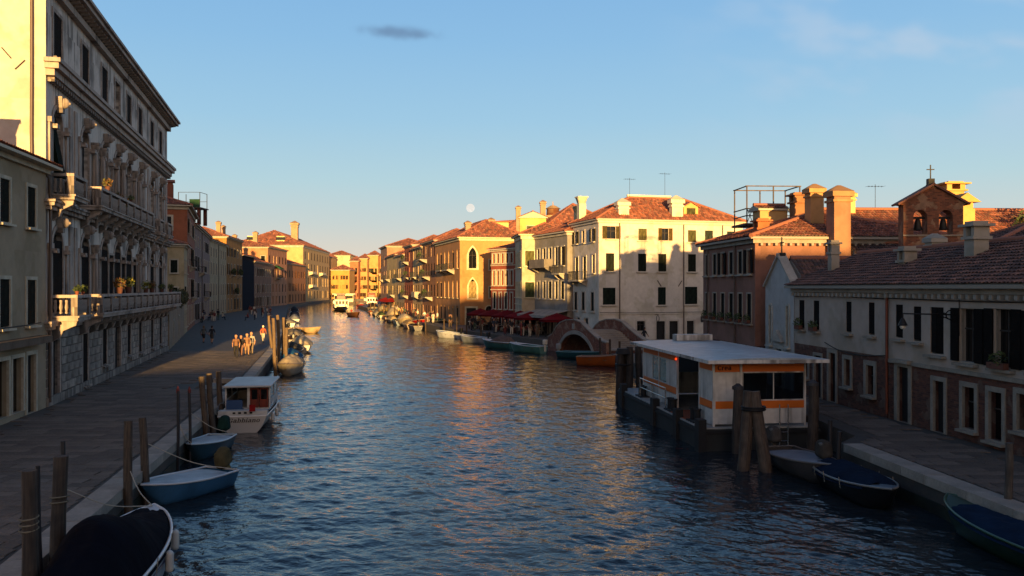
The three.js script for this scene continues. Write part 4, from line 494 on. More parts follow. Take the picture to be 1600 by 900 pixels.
{ // pink house, chapel, two storey row
  const pinkM = stucco(0x8a6152), dk = 0x1a1513;
  const pk = house({ label: 'dusky pink three storey house with rows of dark shutters behind the landing stage', p0: [13.38, 60], p1: [14.27, 50.35], D: 12, h: 8.3, m: pinkM, frameM: stone(0xa2978a), cornice: 0.24, pipes: [1.2, 6.5], low: { y: 2.0, m: brick(0x9c8578) },
    main: [...ops([0.9, 2.5, 4.1, 5.7, 7.3, 8.8], 6.3, 0.72, 1.4, ['sh', 'sh', 'op'], { c: dk, fr: 0.08 }), ...ops([0.9, 2.5, 4.1, 5.7, 7.3, 8.8], 3.35, 0.76, 1.75, 'sh', { c: dk, fr: 0.06, fl: 1 }), ...ops([1.2, 3, 4.8, 6.4, 8.2], 0.7, 0.6, 1.0, 'gl', { fr: 0.14 })],
    roof: { rise: 1.9, tw: 0.22, over: 0.4 } });
  for (let i = 0; i < 26; i++) { const o = obj('eave_bracket', memo('eb', () => bx(0.14, 0.14, 0.3)), stone(0x9a8f82), pk); put(o, pk.F.s1, 0.3 + i * 0.44, 7.98, 0.15); }
  const chM = stucco(0xb98d5c); { const c = chimney(pk, 10.2, -4.85, 4.2, 10.75, 1.0, stucco(0x9c7258), 'cap', 1.0, stucco(0xa8805a)); } chimney(pk, 7.2, -4.75, 8.6, 11.3, 0.85, chM, 'cap', 0.85); chimney(pk, 3.4, -5.4, 8.6, 11.1, 0.85, stucco(0x9a6a48), 'vent'); chimney(pk, 1.4, -9.2, 8.6, 11.8, 0.75, stucco(0xd0b27a), 'cap'); chimney(pk, 6.6, -1.6, 8.4, 9.1, 0.7, stucco(0xa8643c), 'vent');
  house({ name: 'attic_room', category: 'attic room', label: 'small plastered attic room with tiled top beside the roof terrace', p0: [16.6, 57.4], p1: [18.5, 57.6], D: 1.6, base: 9.4, h: 2.2, m: stucco(0xc09a66), roof: { type: 'gable', rise: 0.25, over: 0.15, tw: 0.2 }, cornice: 0 });
  { const g = thing('roof_terrace', 'open timber frame roof terrace on top of the dusky pink house', 'roof terrace', [18.4, 9.2, -62], 0.05); for (const x of [-1.9, 0, 1.9]) for (const z of [-1.4, 1.4]) obj('post', bx(0.075, 4.4, 0.075, x, 2.2, z), wood(0x54463a), g); obj('floor', bx(4.2, 0.14, 3.1, 0, 1.7), wood(0x5a4a3c), g); obj('top_rail', [bx(4.0, 0.07, 0.07, 0, 4.4, 1.4), bx(4.0, 0.07, 0.07, 0, 4.4, -1.4), bx(0.07, 0.07, 2.8, -1.9, 4.4, 0), bx(0.07, 0.07, 2.8, 1.9, 4.4, 0)], wood(0x6a5a4a), g); obj('railing', [...[0.5, 1.0].flatMap((y) => [bx(4.0, 0.07, 0.07, 0, 1.8 + y, 1.45), bx(0.07, 0.07, 2.8, -1.95, 1.8 + y, 0), bx(0.07, 0.07, 2.8, 1.95, 1.8 + y, 0)]), ...Array.from({ length: 9 }, (_, i) => bar([-1.9 + i * 0.42, 1.8, 1.45], [-1.5 + i * 0.42, 2.8, 1.45], 0.025, 4)), ...Array.from({ length: 9 }, (_, i) => bar([-1.5 + i * 0.42, 1.8, 1.45], [-1.9 + i * 0.42, 2.8, 1.45], 0.025, 4))], wood(0x3d322a), g); }
  const lr = house({ label: 'long red tiled house behind the bell gable with tall sunlit chimneys', p0: [22.2, 58], p1: [38, 58.8], D: 9, h: 8.4, m: stucco(0xa27a5a), roof: { rise: 2.6, type: 'gable', tw: 0.22 } });
  chimney(lr, 9.8, -2.2, 8.8, 11.0, 1.3, stucco(0xd0a560), 'gable', 0.9); chimney(lr, 10.6, -5, 9, 12.6, 1.25, stucco(0xc99a58), 'vent'); chimney(lr, 2.4, -4.2, 9.5, 12.0, 0.8, stucco(0xd6b87a), 'cap'); antenna(lr, 4.6, 10.6, -4.5, 2.4);
  { const dm = obj('dormer', new THREE.ExtrudeGeometry(poly([[-0.8, 0], [0.8, 0], [0.8, 1.1], [0, 1.5], [-0.8, 1.1]]), { depth: 1.8, bevelEnabled: false }), stucco(0x8a6a48), lr); dm.position.set(1.2, 9.0, -2.6); obj('window', bx(0.9, 0.8, 0.05, 0, 0.55, 1.82), M.glass, dm); }
  // chapel
  const cp0 = [14.42, 48.8], cp1 = [14.79, 45], cl = Math.hypot(cp1[0] - cp0[0], cp1[1] - cp0[1]), chM2 = stucco(0xaeacab), c = thing('chapel', 'small white gabled chapel front with two lancet windows and a cross', 'chapel', [cp0[0], Q - 0.02, -cp0[1]], dirAngle(cp0, cp1)), D = 10;
  const lan = [{ x: 0.75, y: 2.3, w: 0.36, h: 2.2, arch: true, k: 'gl', fr: 0.1 }, { x: cl - 0.75, y: 2.3, w: 0.36, h: 2.2, arch: true, k: 'gl', fr: 0.1 }, { x: cl / 2, y: 0.02, w: 0.9, h: 2.1, k: 'dr', c: 0x1c1815, fr: 0.16 }];
  obj('front_wall', wallGeo(cl, 0, 5.5, lan, 0.35, [[cl / 2, 7.15]]), chM2, c); for (const o of lan) opening(c, FR([0, 0, 0], 0), o, stone(0xb9b4aa));
  obj('pediment', new THREE.ExtrudeGeometry(poly([[-0.75, 0], [0.75, 0], [0, 0.62]]), { depth: 0.2, bevelEnabled: false }).translate(cl / 2, 2.5, 0.0), stone(0xa8a299), c);
  { const a = Math.atan2(1.65, cl / 2), l2 = Math.hypot(1.65, cl / 2) + 0.2; for (const s of [-1, 1]) { const q = obj('coping', bx(l2, 0.1, 0.5), stone(0xa8a299), c); q.position.set(cl / 2 + s * cl / 4, 6.4, -0.12); q.rotation.z = -s * a; } }
  obj('cross', [bx(0.06, 0.9, 0.06, cl / 2, 7.75, -0.15), bx(0.5, 0.06, 0.06, cl / 2, 7.9, -0.15), bx(0.3, 0.2, 0.3, cl / 2, 7.25, -0.15)], M.iron, c);
  put(obj('wall', wallGeo(D - 0.36, 0, 5.4, [], 0.3), stucco(0x9a948c), c), FR([0, 0, -D], -Math.PI / 2), 0, 0, 0); put(obj('wall', wallGeo(D - 0.36, 0, 5.4, [], 0.3), stucco(0x9a948c), c), FR([cl, 0, 0], Math.PI / 2), 0.36, 0, 0);
  roof(c, { x0: 0.02, x1: cl - 0.02, z0: -0.9, z1: -D, y: 5.45, rise: 1.55, type: 'gable', axis: 'z', over: 0.25, tw: 0.22, tone: TERRA_DARK, under: chM2 });
  // bell gable
  const bg = thing('bell_gable', 'brick bell gable with two arched openings, two bells and a cross', 'bell gable', [20.9, Q + 5.2, -46.4], -0.06), s = poly([[0, 0], [3.1, 0], [3.1, 4.62], [3.3, 4.66], [1.55, 5.62], [-0.2, 4.66], [0, 4.62]]);
  for (const x of [0.88, 2.2]) s.holes.push(openingPath(new THREE.Path(), x, 3.05, 0.72, 1.3, true));
  obj('wall', new THREE.ExtrudeGeometry(s, { depth: 0.7, bevelEnabled: false, curveSegments: 10 }), brick(0xd8b89a), bg);
  { const a = Math.atan2(1.0, 1.75); for (const k of [-1, 1]) { const q = obj('coping', bx(2.2, 0.1, 1.0), mat(0x6d4638), bg); q.position.set(1.55 + k * 0.9, 5.2, 0.35); q.rotation.z = -k * a; } obj('finial', [bx(0.32, 0.4, 0.32, 1.55, 5.85, 0.35), bx(0.05, 0.8, 0.05, 1.55, 6.4, 0.35), bx(0.4, 0.05, 0.05, 1.55, 6.55, 0.35)], M.iron, bg); obj('impost_band', [bx(3.14, 0.08, 0.06, 1.55, 3.0, 0.73)], stone(0x9a8a78), bg); }
  for (const x of [0.88, 2.2]) { const q = obj('bell', new THREE.LatheGeometry([[0.02, 0.62], [0.1, 0.6], [0.16, 0.4], [0.2, 0.15], [0.3, 0]].map(([u, v]) => new THREE.Vector2(u, v)), 14), mat(0x2a241c, { metalness: 0.6, roughness: 0.5 }), bg); q.position.set(x, 3.3, 0.35); obj('yoke', bx(0.74, 0.12, 0.12, 0, 0.66), wood(0x2a211b), q); }
  house({ name: 'chapel_hall', label: 'dark tiled chapel hall carrying the bell gable', category: 'chapel hall', p0: [20.0, 46.2], p1: [29, 45.4], D: 10, h: 5.9, m: stucco(0x8f8578), roof: { rise: 2.0, type: 'gable', tone: TERRA_DARK, tw: 0.22 } });
  house({ label: 'cream walled house with dark tiled roof behind the near row', p0: [23.0, 42.4], p1: [36, 40.6], D: 10, h: 6.9, m: stucco(0xb4a48e), main: [{ x: 4.5, y: 5.5, w: 0.8, h: 0.8, k: 'gl' }, { x: 8, y: 5.2, w: 0.9, h: 1.2, k: 'sh' }], roof: { rise: 2.0, tone: TERRA_DARK, tw: 0.22 } });
  const wm = stucco(0xad9e92), bw = brick(0x9c8578), fmR = stone(0x948a7e);
  const r2 = house({ label: 'two storey plaster and brick house between the chapel and the copper drain pipe', p0: [14.81, 44.95], p1: [15.62, 35.68], D: 7.5, h: 5.4, m: wm, frameM: fmR, low: { y: 2.55, m: bw }, cornice: 0.18, main: [{ x: 0.9, y: 3.35, w: 0.62, h: 1.45, k: 'sh', c: dk, fr: 0.05, fl: 1 }, { x: 2.6, y: 3.35, w: 0.62, h: 1.45, k: 'sh', c: dk, fr: 0.05, fl: 1 }, { x: 5.95, y: 3.4, w: 0.5, h: 1.4, k: 'sh', c: dk, fr: 0.05 }, { x: 8.0, y: 3.4, w: 0.5, h: 1.4, k: 'sh', c: dk, fr: 0.05 }, { x: 1.4, y: 0.9, w: 0.6, h: 0.9, k: 'gl', fr: 0.12 }, { x: 2.8, y: 0.02, w: 0.8, h: 2.1, k: 'dr', c: dk }, { x: 4.35, y: 0.02, w: 0.72, h: 2.35, k: 'dr', c: 0x161a1c, fr: 0.16 }, { x: 5.85, y: 0.95, w: 0.62, h: 1.25, k: 'gl', fr: 0.16 }, { x: 7.9, y: 0.8, w: 0.7, h: 1.3, k: 'gl', fr: 0.18 }], roof: { type: 'gable', rise: 1.7, tw: 0.2, tone: TERRA_DARK, over: 0.4 } });
  const r1 = house({ label: 'nearest two storey house with big dark shutters, flower boxes and bracket lamp', p0: [15.63, 35.62], p1: [17.2, 18.5], D: 8, h: 5.4, m: wm, frameM: fmR, low: { y: 2.4, m: bw }, cornice: 0.2, bands: [2.42],
    main: [{ x: 0.85, y: 3.4, w: 0.52, h: 1.35, k: 'sh', c: dk, fr: 0.05 }, { x: 2.15, y: 3.35, w: 0.52, h: 1.35, k: 'sh', c: dk, fr: 0.05 }, { x: 3.45, y: 2.95, w: 0.85, h: 1.75, k: 'sh', c: dk, fr: 0.05, aj: 0.12 }, { x: 5.3, y: 2.8, w: 0.9, h: 1.9, k: 'op', c: dk, fr: 0.05 }, { x: 7.2, y: 2.78, w: 0.9, h: 1.95, k: 'op', c: dk, fr: 0.05, fl: 1 }, { x: 9.1, y: 2.8, w: 0.9, h: 1.9, k: 'op', c: dk, fr: 0.05, fl: 2 }, { x: 12, y: 2.8, w: 0.9, h: 1.9, k: 'op', c: dk, fr: 0.05 },
      { x: 1.15, y: 0.02, w: 0.85, h: 2.25, k: 'dr', c: 0x211813, fr: 0.2, hood: 1 }, { x: 3.6, y: 0.02, w: 0.72, h: 1.95, k: 'dr', c: 0x17110f, fr: 0.14 }, { x: 5.4, y: 0.45, w: 0.72, h: 1.5, k: 'gl', fr: 0.15 }, { x: 6.85, y: 0.3, w: 0.72, h: 1.65, k: 'gl', fr: 0.15 }, { x: 8.3, y: 0.85, w: 0.8, h: 1.2, k: 'gl', fr: 0.15 }, { x: 10.6, y: 0.02, w: 0.9, h: 2.1, k: 'dr', c: dk }], roof: { type: 'gable', rise: 1.75, tw: 0.2, tone: TERRA_DARK, over: 0.42 } });
  for (const [h, n] of [[r2, 9.2], [r1, 17]]) for (let x = 0.2; x < n; x += 0.42) { const o = obj('eave_bracket', memo('eb2', () => bx(0.16, 0.16, 0.26)), stone(0x9a9288), h); o.position.set(x, 5.1, 0.13); }
  const dp = obj('drain_pipe', bar([0.05, 0.2, 0.1], [0.05, 5.3, 0.1], 0.06, 8), mat(0x6a3420, { roughness: 0.5, metalness: 0.3 }), r1); 
  obj('cable', tube([[0.1, 5.0, 0.05], [6, 4.95, 0.06], [12, 5.0, 0.05], [17, 4.96, 0.05]], 0.02, 16, 4), M.iron, r1); obj('cable', tube([[0.1, 4.98, 0.05], [4, 5.03, 0.06], [9.1, 4.97, 0.05]], 0.02, 16, 4), M.iron, r2); obj('cable', tube([[3.6, 2.8, 0.05], [5, 2.55, 0.08], [7, 2.45, 0.08], [9.2, 2.6, 0.05]], 0.022, 16, 4), M.iron, r2); obj('cable', bar([4.9, 5, 0.05], [4.9, 3.7, 0.05], 0.02, 4), M.iron, r1);
  chimney(r2, 1.3, -1.5, 5.6, 7.2, 0.42, stucco(0xa39a8e), 'vent'); chimney(r2, 7.3, -2, 5.9, 6.6, 0.55, stucco(0xa39a8e), 'vent'); chimney(r2, 6.1, -4, 6.2, 7.5, 0.6, stucco(0xa8a094), 'cap'); chimney(r1, 1.9, -2.6, 6.1, 7.4, 0.62, stucco(0xa8a094), 'vent');
  // bracket lamp on the near house
  { r1.updateMatrixWorld(); const p = r1.localToWorld(new THREE.Vector3(4.6, 4.45, 0)), g = thing('bracket_lamp', 'black iron wall lamp on a long arm over the near quay', 'lamp', [p.x, p.y, p.z], r1.rotation.y); obj('arm', [bar([0, 0, 0], [0, 0.05, 2.0], 0.025, 6), bar([0, -0.25, 0.02], [0, 0.02, 0.7], 0.018, 5)], M.iron, g); obj('scroll', [new THREE.TorusGeometry(0.16, 0.022, 6, 20, 5.2).rotateY(Math.PI / 2).translate(0, 0.0, 0.2), new THREE.TorusGeometry(0.08, 0.02, 6, 14).rotateY(Math.PI / 2).translate(0, -0.02, 0.42), bx(0.06, 0.45, 0.03, 0, 0, 0.015)], M.iron, g); obj('shade', [cyl(0.17, 0.05, 0.26, 12, 0, -0.38, 2.0), bar([0, -0.12, 2], [0, 0.05, 2], 0.03, 6)], M.iron, g); obj('globe', new THREE.SphereGeometry(0.1, 12, 8).translate(0, -0.42, 2.0), mat(0xc9c4b8, { roughness: 0.3 }), g); }
  // tree showing above the roofs at the edge of the view
  { const g = thing('tree', 'dark garden tree rising behind the near roofs', 'tree', [37.2, Q - 0.05, -60]); obj('trunk', [bar([0, 0, 0], [0.2, 6, 0], 0.28, 8, 0.18), bar([0.2, 5.5, 0], [-1.4, 9.5, 0.4], 0.13, 6, 0.05), bar([0.2, 5.8, 0], [1.6, 9.8, -0.3], 0.12, 6, 0.05), bar([0.2, 6, 0], [0.1, 11, 0.2], 0.14, 6, 0.05)], wood(0x4a3d30), g); const parts = []; for (const [x, y, z, r] of [[-1.3, 10, 0.4, 1.1], [1.5, 10.2, -0.2, 1.2], [0.1, 11.3, 0.2, 1.3], [-0.6, 9, -0.8, 1], [0.9, 8.8, 0.8, 1]]) { const q = leafClump(420, r, r * 0.8, r, GREEN, 0.14); q.translate(x, y, z); parts.push(q); } obj('crown', merge(parts), M.leaf, g); }
}
// ---------- floating landing stage ----------
{
  const th = 0.115, g = thing('landing_stage', 'floating water bus landing stage with white cabin and orange bands', 'landing stage', [7.4, 0, -33.6], th);
  const wht = mat(0xc6c4be, { roughness: 0.5, map: T.stain }), org = mat(0xc9620f, { roughness: 0.55 }), hull = mat(0x23282a, { roughness: 0.75, map: T.stone }), deckM = mat(0xa7a9a8, { map: T.stone, roughness: 0.7 }), W = 4.85, LN = 13.6;
  const tint = memo('tint', () => new THREE.MeshPhysicalMaterial({ color: 0x8a9298, transmission: 1, roughness: 0.04, thickness: 0, ior: 1.5 }));
  obj('hull', [bx(W, 1.25, LN, W / 2, 0.225, -LN / 2)], hull, g); obj('rubbing_strake', [bx(W + 0.12, 0.14, LN + 0.12, W / 2, 0.72, -LN / 2)], M.rubber, g); obj('deck', bx(W - 0.06, 0.05, LN - 0.06, W / 2, 0.876, -LN / 2), deckM, g);
  obj('deck_mat', bx(1.7, 0.02, 3.0, 0.95, 0.915, -3.4), mat(0x8a4322, { roughness: 0.9 }), g);
  const c0 = 0.62, c1 = 4.4, z0 = -0.3, z1 = -10.6, y0 = 0.9, top = 3.52, wall = (nm, w, h, d, x, y, z, m) => obj(nm, bx(w, h, d, x, y, z), m, g);
  // front: door panel, long window, bands
  wall('panel', 1.1, 2.06, 0.06, c0 + 0.55, y0 + 1.03 + 0.1, z0, wht); wall('panel', c1 - c0 - 1.13, 0.6, 0.06, (c0 + 1.13 + c1) / 2, y0 + 0.4, z0, wht);
  const band1 = wall('band', c1 - c0 - 1.16, 0.3, 0.07, (c0 + 1.16 + c1) / 2, 1.76, z0, org); wall('band', 0.98, 0.3, 0.075, c0 + 0.56, 1.76, z0 + 0.002, org); wall('band', c1 - c0 - 1.16, 0.3, 0.07, (c0 + 1.16 + c1) / 2, 3.22, z0, org);
  const sign = wall('sign_band', 1.0, 0.3, 0.075, c0 + 0.56, 3.22, z0 + 0.002, org);
  const font = await new FontLoader().loadAsync('fonts/droid/droid_sans_bold.typeface.json');
  const tg = new TextGeometry('Crea', { font, size: 0.19, depth: 0.012, curveSegments: 3 }); const tx = obj('lettering', tg, mat(0x3a1208), sign); tx.position.set(c0 + 0.14, 3.14, z0 + 0.041);
  const wn = obj('window', [bx(c1 - c0 - 1.16, 0.05, 0.07, (c0 + 1.16 + c1) / 2, 3.045, z0), bx(c1 - c0 - 1.16, 0.05, 0.07, (c0 + 1.16 + c1) / 2, 1.935, z0), bx(0.05, 1.06, 0.07, c0 + 1.19, 2.49, z0), bx(0.05, 1.06, 0.07, c1 - 0.03, 2.49, z0), bx(0.04, 1.06, 0.06, (c0 + 1.16 + c1) / 2, 2.49, z0)], wht, g); for (const k of [0, 1]) { const w = (c1 - c0 - 1.3) / 2; obj('pane', bx(w, 1.05, 0.012, c0 + 1.22 + w * (k + 0.5) + k * 0.02, 2.49, z0), tint, wn); }
  for (const x of [c0, c0 + 1.12, c1]) wall('post', 0.08, top - y0, 0.08, x, (y0 + top) / 2, z0 + (x === c0 + 1.12 ? 0.02 : 0), wht);
  // canal side: short panel, boarding opening, long panel with window
  const side = (za, zb, win) => { const zc = (za + zb) / 2, w = za - zb; wall('panel', 0.06, 0.62, w, c0, y0 + 0.36, zc, wht); wall('band', 0.07, 0.28, w - 0.02, c0, 1.75, zc, org); wall('band', 0.07, 0.26, w - 0.02, c0, 3.24, zc, org); if (!win) wall('panel', 0.06, 1.2, w, c0, 2.5, zc, wht); else { const a = za - 1.6, b = a - 2.3; wall('panel', 0.06, 1.2, za - a, c0, 2.5, (za + a) / 2, wht); wall('panel', 0.06, 1.2, b - zb, c0, 2.5, (b + zb) / 2, wht); const f = obj('window', [bx(0.08, 0.05, 2.3, c0, 1.93, (a + b) / 2), bx(0.08, 0.05, 2.3, c0, 3.07, (a + b) / 2), bx(0.06, 1.1, 0.05, c0, 2.5, (a + b) / 2)], wht, g); for (const k of [0, 1]) obj('pane', bx(0.012, 1.1, 1.12, c0, 2.5, a - 0.58 - k * 1.15), tint, f); } };
  side(-0.36, -1.9, false); side(-5.0, z1, true); for (const z of [-1.92, -4.96, -7.8, z1]) wall('post', 0.09, top - y0, 0.09, c0, (y0 + top) / 2, z, wht);
  // quay side and back
  wall('panel', 0.06, 2.5, 6.5, c1, y0 + 1.3, -7.3, wht); wall('panel', c1 - c0, 1.1, 0.06, (c0 + c1) / 2, y0 + 0.6, z1, wht); obj('bench', [bx(0.45, 0.06, 4, c1 - 0.35, 1.35, -7.4), bx(0.06, 0.45, 0.4, c1 - 0.35, 1.1, -5.6), bx(0.06, 0.45, 0.4, c1 - 0.35, 1.1, -9.2)], wood(0x5a4a3a), g);
  wall('rear_window', c1 - c0, 1.4, 0.012, (c0 + c1) / 2, 2.75, z1, tint);
  // roof: shallow curved sheet with gutter edge
  { const s = new THREE.Shape(); s.moveTo(0.1, 3.53); s.lineTo(4.95, 3.53); s.lineTo(4.95, 3.59); s.quadraticCurveTo(2.5, 3.78, 0.1, 3.59); s.closePath(); const e = new THREE.ExtrudeGeometry(s, { depth: 11.9, bevelEnabled: false, curveSegments: 8 }); e.translate(0, 0, -11.3); obj('roof', e, mat(0xa9b2b8, { roughness: 0.45, map: T.stone }), g); obj('fascia', [bx(0.05, 0.13, 11.9, 0.09, 3.54, -5.35), bx(0.05, 0.13, 11.9, 4.96, 3.54, -5.35), bx(4.9, 0.13, 0.05, 2.52, 3.54, 0.63)], wht, g); }
  obj('roof_box', bx(1.9, 0.3, 0.7, 3.2, 3.85, -10.6), wht, g);
  // railings, bitts, gate posts
  const rail = (x, za, zb) => obj('railing', [bar([x, 1.85, za], [x, 1.85, zb], 0.025, 6), bar([x, 1.4, za], [x, 1.4, zb], 0.02, 6), ...[za, (za + zb) / 2, zb].map((z) => bar([x, 0.9, z], [x, 1.85, z], 0.025, 6))], M.chrome, g); rail(0.2, -5.4, -9.8);
  for (const [x, z] of [[0.35, -4.9], [0.35, -9.9], [0.35, -1.7]]) { const b = obj('bitt', [cyl(0.13, 0.13, 0.5, 10, x, 0.9, z - 0.25), cyl(0.13, 0.13, 0.5, 10, x, 0.9, z + 0.25), bx(0.5, 0.06, 0.95, x, 0.93, z), cyl(0.17, 0.17, 0.05, 10, x, 1.4, z - 0.25), cyl(0.17, 0.17, 0.05, 10, x, 1.4, z + 0.25)], M.rubber, g); }
  for (const [x, z] of [[0.02, -0.1], [0.02, -3.0], [0.02, -6.5], [0.02, -12.5]]) obj('fender', bx(0.32, 1.7, 0.5, x, 0.4, z), M.rubber, g);
  obj('ladder', [bar([3.55, -0.3, 0.05], [3.55, 1.8, 0.05], 0.025, 6), bar([3.2, -0.3, 0.05], [3.2, 1.8, 0.05], 0.025, 6), ...[0, 0.35, 0.7, 1.05].map((y) => bar([3.2, y, 0.05], [3.55, y, 0.05], 0.02, 5))], M.chrome, g);
  obj('gangway', [bx(2.6, 0.08, 1.6, 5.9, 1.0, -5.8)], mat(0x55585a), g);
  const lampm = new THREE.MeshStandardMaterial({ color: 0x401008, emissive: 0xff3a10, emissiveIntensity: 0.8 }); obj('signal_lamp', new THREE.SphereGeometry(0.05, 10, 8).translate(0.5, 3.22, -4.8), lampm, g);
  const pl = new THREE.PointLight(0xff4a18, 0.015); pl.position.copy(g.localToWorld(new THREE.Vector3(0.35, 3.22, -4.75))); g.updateMatrixWorld(); pl.position.set(0.36, 3.22, -4.72).applyMatrix4(g.matrixWorld); pl.castShadow = true; scene.add(pl);
}
// ---------- small brick bridge over the side canal ----------
{
  const p0 = [3.7, 88.2], p1 = [8.2, 74.6], b = thing('small_bridge', 'small arched brick bridge with pale stone coping and steps', 'bridge', [p0[0], 0, -p0[1]], dirAngle(p0, p1)), LN = 14.32;
  const top = [[0, 1.35], [1.2, 1.7], [2.4, 2.5], [3.5, 2.97], [5, 3.26], [6.9, 3.35], [8.5, 3.2], [10.4, 2.5], [12, 2.0], [13, 1.72], [LN, 1.6]], ty = (x) => { let k = 0; while (k < top.length - 2 && x > top[k + 1][0]) k++; return lerp(top[k][1], top[k + 1][1], (x - top[k][0]) / (top[k + 1][0] - top[k][0])); };
  const bm = brick(0xd2b09c), cx = 7.4, hs = 4.5, ah = 2.05, arch = (P, r) => { P.moveTo(cx - hs - r, -0.7); P.lineTo(cx + hs + r, -0.7); P.absellipse(cx, -0.7, hs + r, ah + 0.7 + r, 0, Math.PI, false); return P; };
  const wallS = () => { const s = poly([[0, -0.8], [LN, -0.8], ...top.slice().reverse()]); s.holes.push(arch(new THREE.Path(), 0)); return s; };
  const side = (z, nm) => { const w = obj('side_wall', new THREE.ExtrudeGeometry(wallS(), { depth: 0.4, bevelEnabled: false, curveSegments: 20 }).translate(0, 0, z), bm, b); return w; };
  side(-0.4); side(-4.6);
  { const s = new THREE.Shape(); s.moveTo(0, -0.8); s.lineTo(LN, -0.8); for (const p of top.slice().reverse()) s.lineTo(p[0], Math.max(0.9, p[1] - 1.0)); s.closePath(); s.holes.push(arch(new THREE.Path(), 0)); obj('vault', new THREE.ExtrudeGeometry(s, { depth: 3.76, bevelEnabled: false, curveSegments: 20 }).translate(0, 0, -4.18), brick(0xa08c80), b); }
  { const s = arch(new THREE.Shape(), 0.34); s.holes.push(arch(new THREE.Path(), -0.02)); obj('arch_ring', new THREE.ExtrudeGeometry(s, { depth: 0.12, bevelEnabled: false, curveSegments: 24 }).translate(0, 0, -0.04), istria, b); }
  for (const z of [-0.2, -4.4]) for (let i = 0; i < top.length - 1; i++) { const [a, c] = [top[i], top[i + 1]], l = Math.hypot(c[0] - a[0], c[1] - a[1]), q = obj('coping', bx(l + 0.05, 0.1, 0.5), stone(0x9c9184), b); q.position.set((a[0] + c[0]) / 2, (a[1] + c[1]) / 2 + 0.05, z); q.rotation.z = Math.atan2(c[1] - a[1], c[0] - a[0]); }
  for (let i = 0; i < 30; i++) { const x = 0.25 + i * 0.47, y = Math.max(0.98, ty(x) - 0.92); const q = obj('step', memo('bst', () => bx(0.5, 0.3, 3.74)), stone(0x9a9186), b); q.position.set(x, y - 0.15 + 0.002 * (i % 2), -2.3); }
  obj('stone_plaque', bx(0.6, 0.5, 0.06, 6.9, 2.75, 0.02), istria, b);
}
// ---------- restaurant on the quay: umbrellas, awning, tables ----------
const seats = [];
{
  const um = (x, d, i, label) => { const g = thing('parasol', label, 'parasol', [x, Q, -d], 0.3 * i, 'red restaurant parasols'); obj('pole', cyl(0.04, 0.04, 2.5, 8), wood(0x4a3022), g); obj('base', cyl(0.3, 0.25, 0.1, 10), mat(0x4a4a4a), g); const c = new THREE.ConeGeometry(2.1, 0.75, 8, 1, true); c.rotateY(Math.PI / 8); c.translate(0, 2.32, 0); const v = new THREE.CylinderGeometry(1.98, 2.0, 0.24, 8, 1, true); v.rotateY(Math.PI / 8); obj('canopy', c, cloth(0x7a1720), g); obj('valance', v.translate(0, 1.86, 0), cloth(0x6c141c), g); };
  const us = [[-4.2, 114.6, 'red parasol at the far end of the restaurant row'], [-2.4, 111, 'red parasol second from the far end of the restaurant'], [-0.6, 107.4, 'red parasol in the middle of the restaurant row'], [1.0, 103.4, 'red parasol beside the cream bay fronted house'], [2.2, 99.4, 'red parasol next to the white awning']];
  us.forEach(([x, d, la], i) => um(x, d, i, la)); um(4.9, 93.4, 7, 'red parasol peeping over the small bridge parapet');
  const aw = thing('awning', 'off white fabric awning over the restaurant front', 'awning', [2.9, Q, -103.5], dirAngle([2.75, 104.2], [6.15, 95.3])); const sl = obj('canopy', bx(8.6, 0.06, 3.0), cloth(0xb0a99e), aw); sl.position.set(4.9, 2.62, 1.2); sl.rotation.x = 0.2; obj('valance', bx(8.6, 0.28, 0.03, 4.9, 2.2, 2.68), cloth(0xb0a99e), aw); for (const x of [0.8, 4.9, 9]) obj('post', bar([x, 0, 2.62], [x, 2.3, 2.62], 0.035, 6), M.iron, aw);
  const ns = ['far end', 'second', 'middle', 'fourth', 'awning end'];
  const base = (n, label, x, d) => { const g = thing('cafe_table', label, 'table', [x, Q, -d], 0, 'restaurant tables'); obj('table_top', cyl(0.45, 0.45, 0.04, 14, 0, 0.72, 0), cloth(0xa89c90), g); obj('leg', cyl(0.05, 0.05, 0.72, 8), M.iron, g); obj('foot', cyl(0.25, 0.2, 0.04, 10), M.iron, g); };
  us.forEach(([x, d], i) => { for (const [dx, dd, w] of [[-0.9, -0.6, 'water'], [0.9, 0.8, 'house']]) { const tx = x + dx, td = d + dd; base(i, `round restaurant table on the ${w} side under the ${['farthest', 'second farthest', 'middle', 'fourth', 'last'][i]} red parasol`, tx, td); for (const a of [0.4, 2.2, 3.9, 5.4]) if (rnd() < 0.9) seats.push([tx + 0.78 * Math.cos(a), td + 0.78 * Math.sin(a), a, i, w]); } });
  const ch = (x, d, a, i, s) => { const g = thing('cafe_chair', `dark cafe chair on the ${s} side under the ${['farthest', 'second farthest', 'middle', 'fourth', 'last'][i]} red parasol`, 'chair', [x, Q, -d], a + Math.PI, `chairs under parasol ${i} ${s} side`); obj('seat', memo('cs', () => bx(0.42, 0.04, 0.42, 0, 0.44)), wood(0x3a2a20), g); obj('backrest', memo('cb', () => bx(0.04, 0.42, 0.42, -0.2, 0.72)), wood(0x3a2a20), g); for (const [p, q] of [[-1, -1], [-1, 1], [1, -1], [1, 1]]) { const l = obj('leg', memo('cl', () => bx(0.035, 0.43, 0.035, 0, 0.215)), wood(0x3a2a20), g); l.position.set(p * 0.19, 0, q * 0.19); } };
  for (const e of seats) ch(...e);
  { const px0 = W3(4.4, 95.2, Q); for (let i = 0; i < 0; i++); }
}
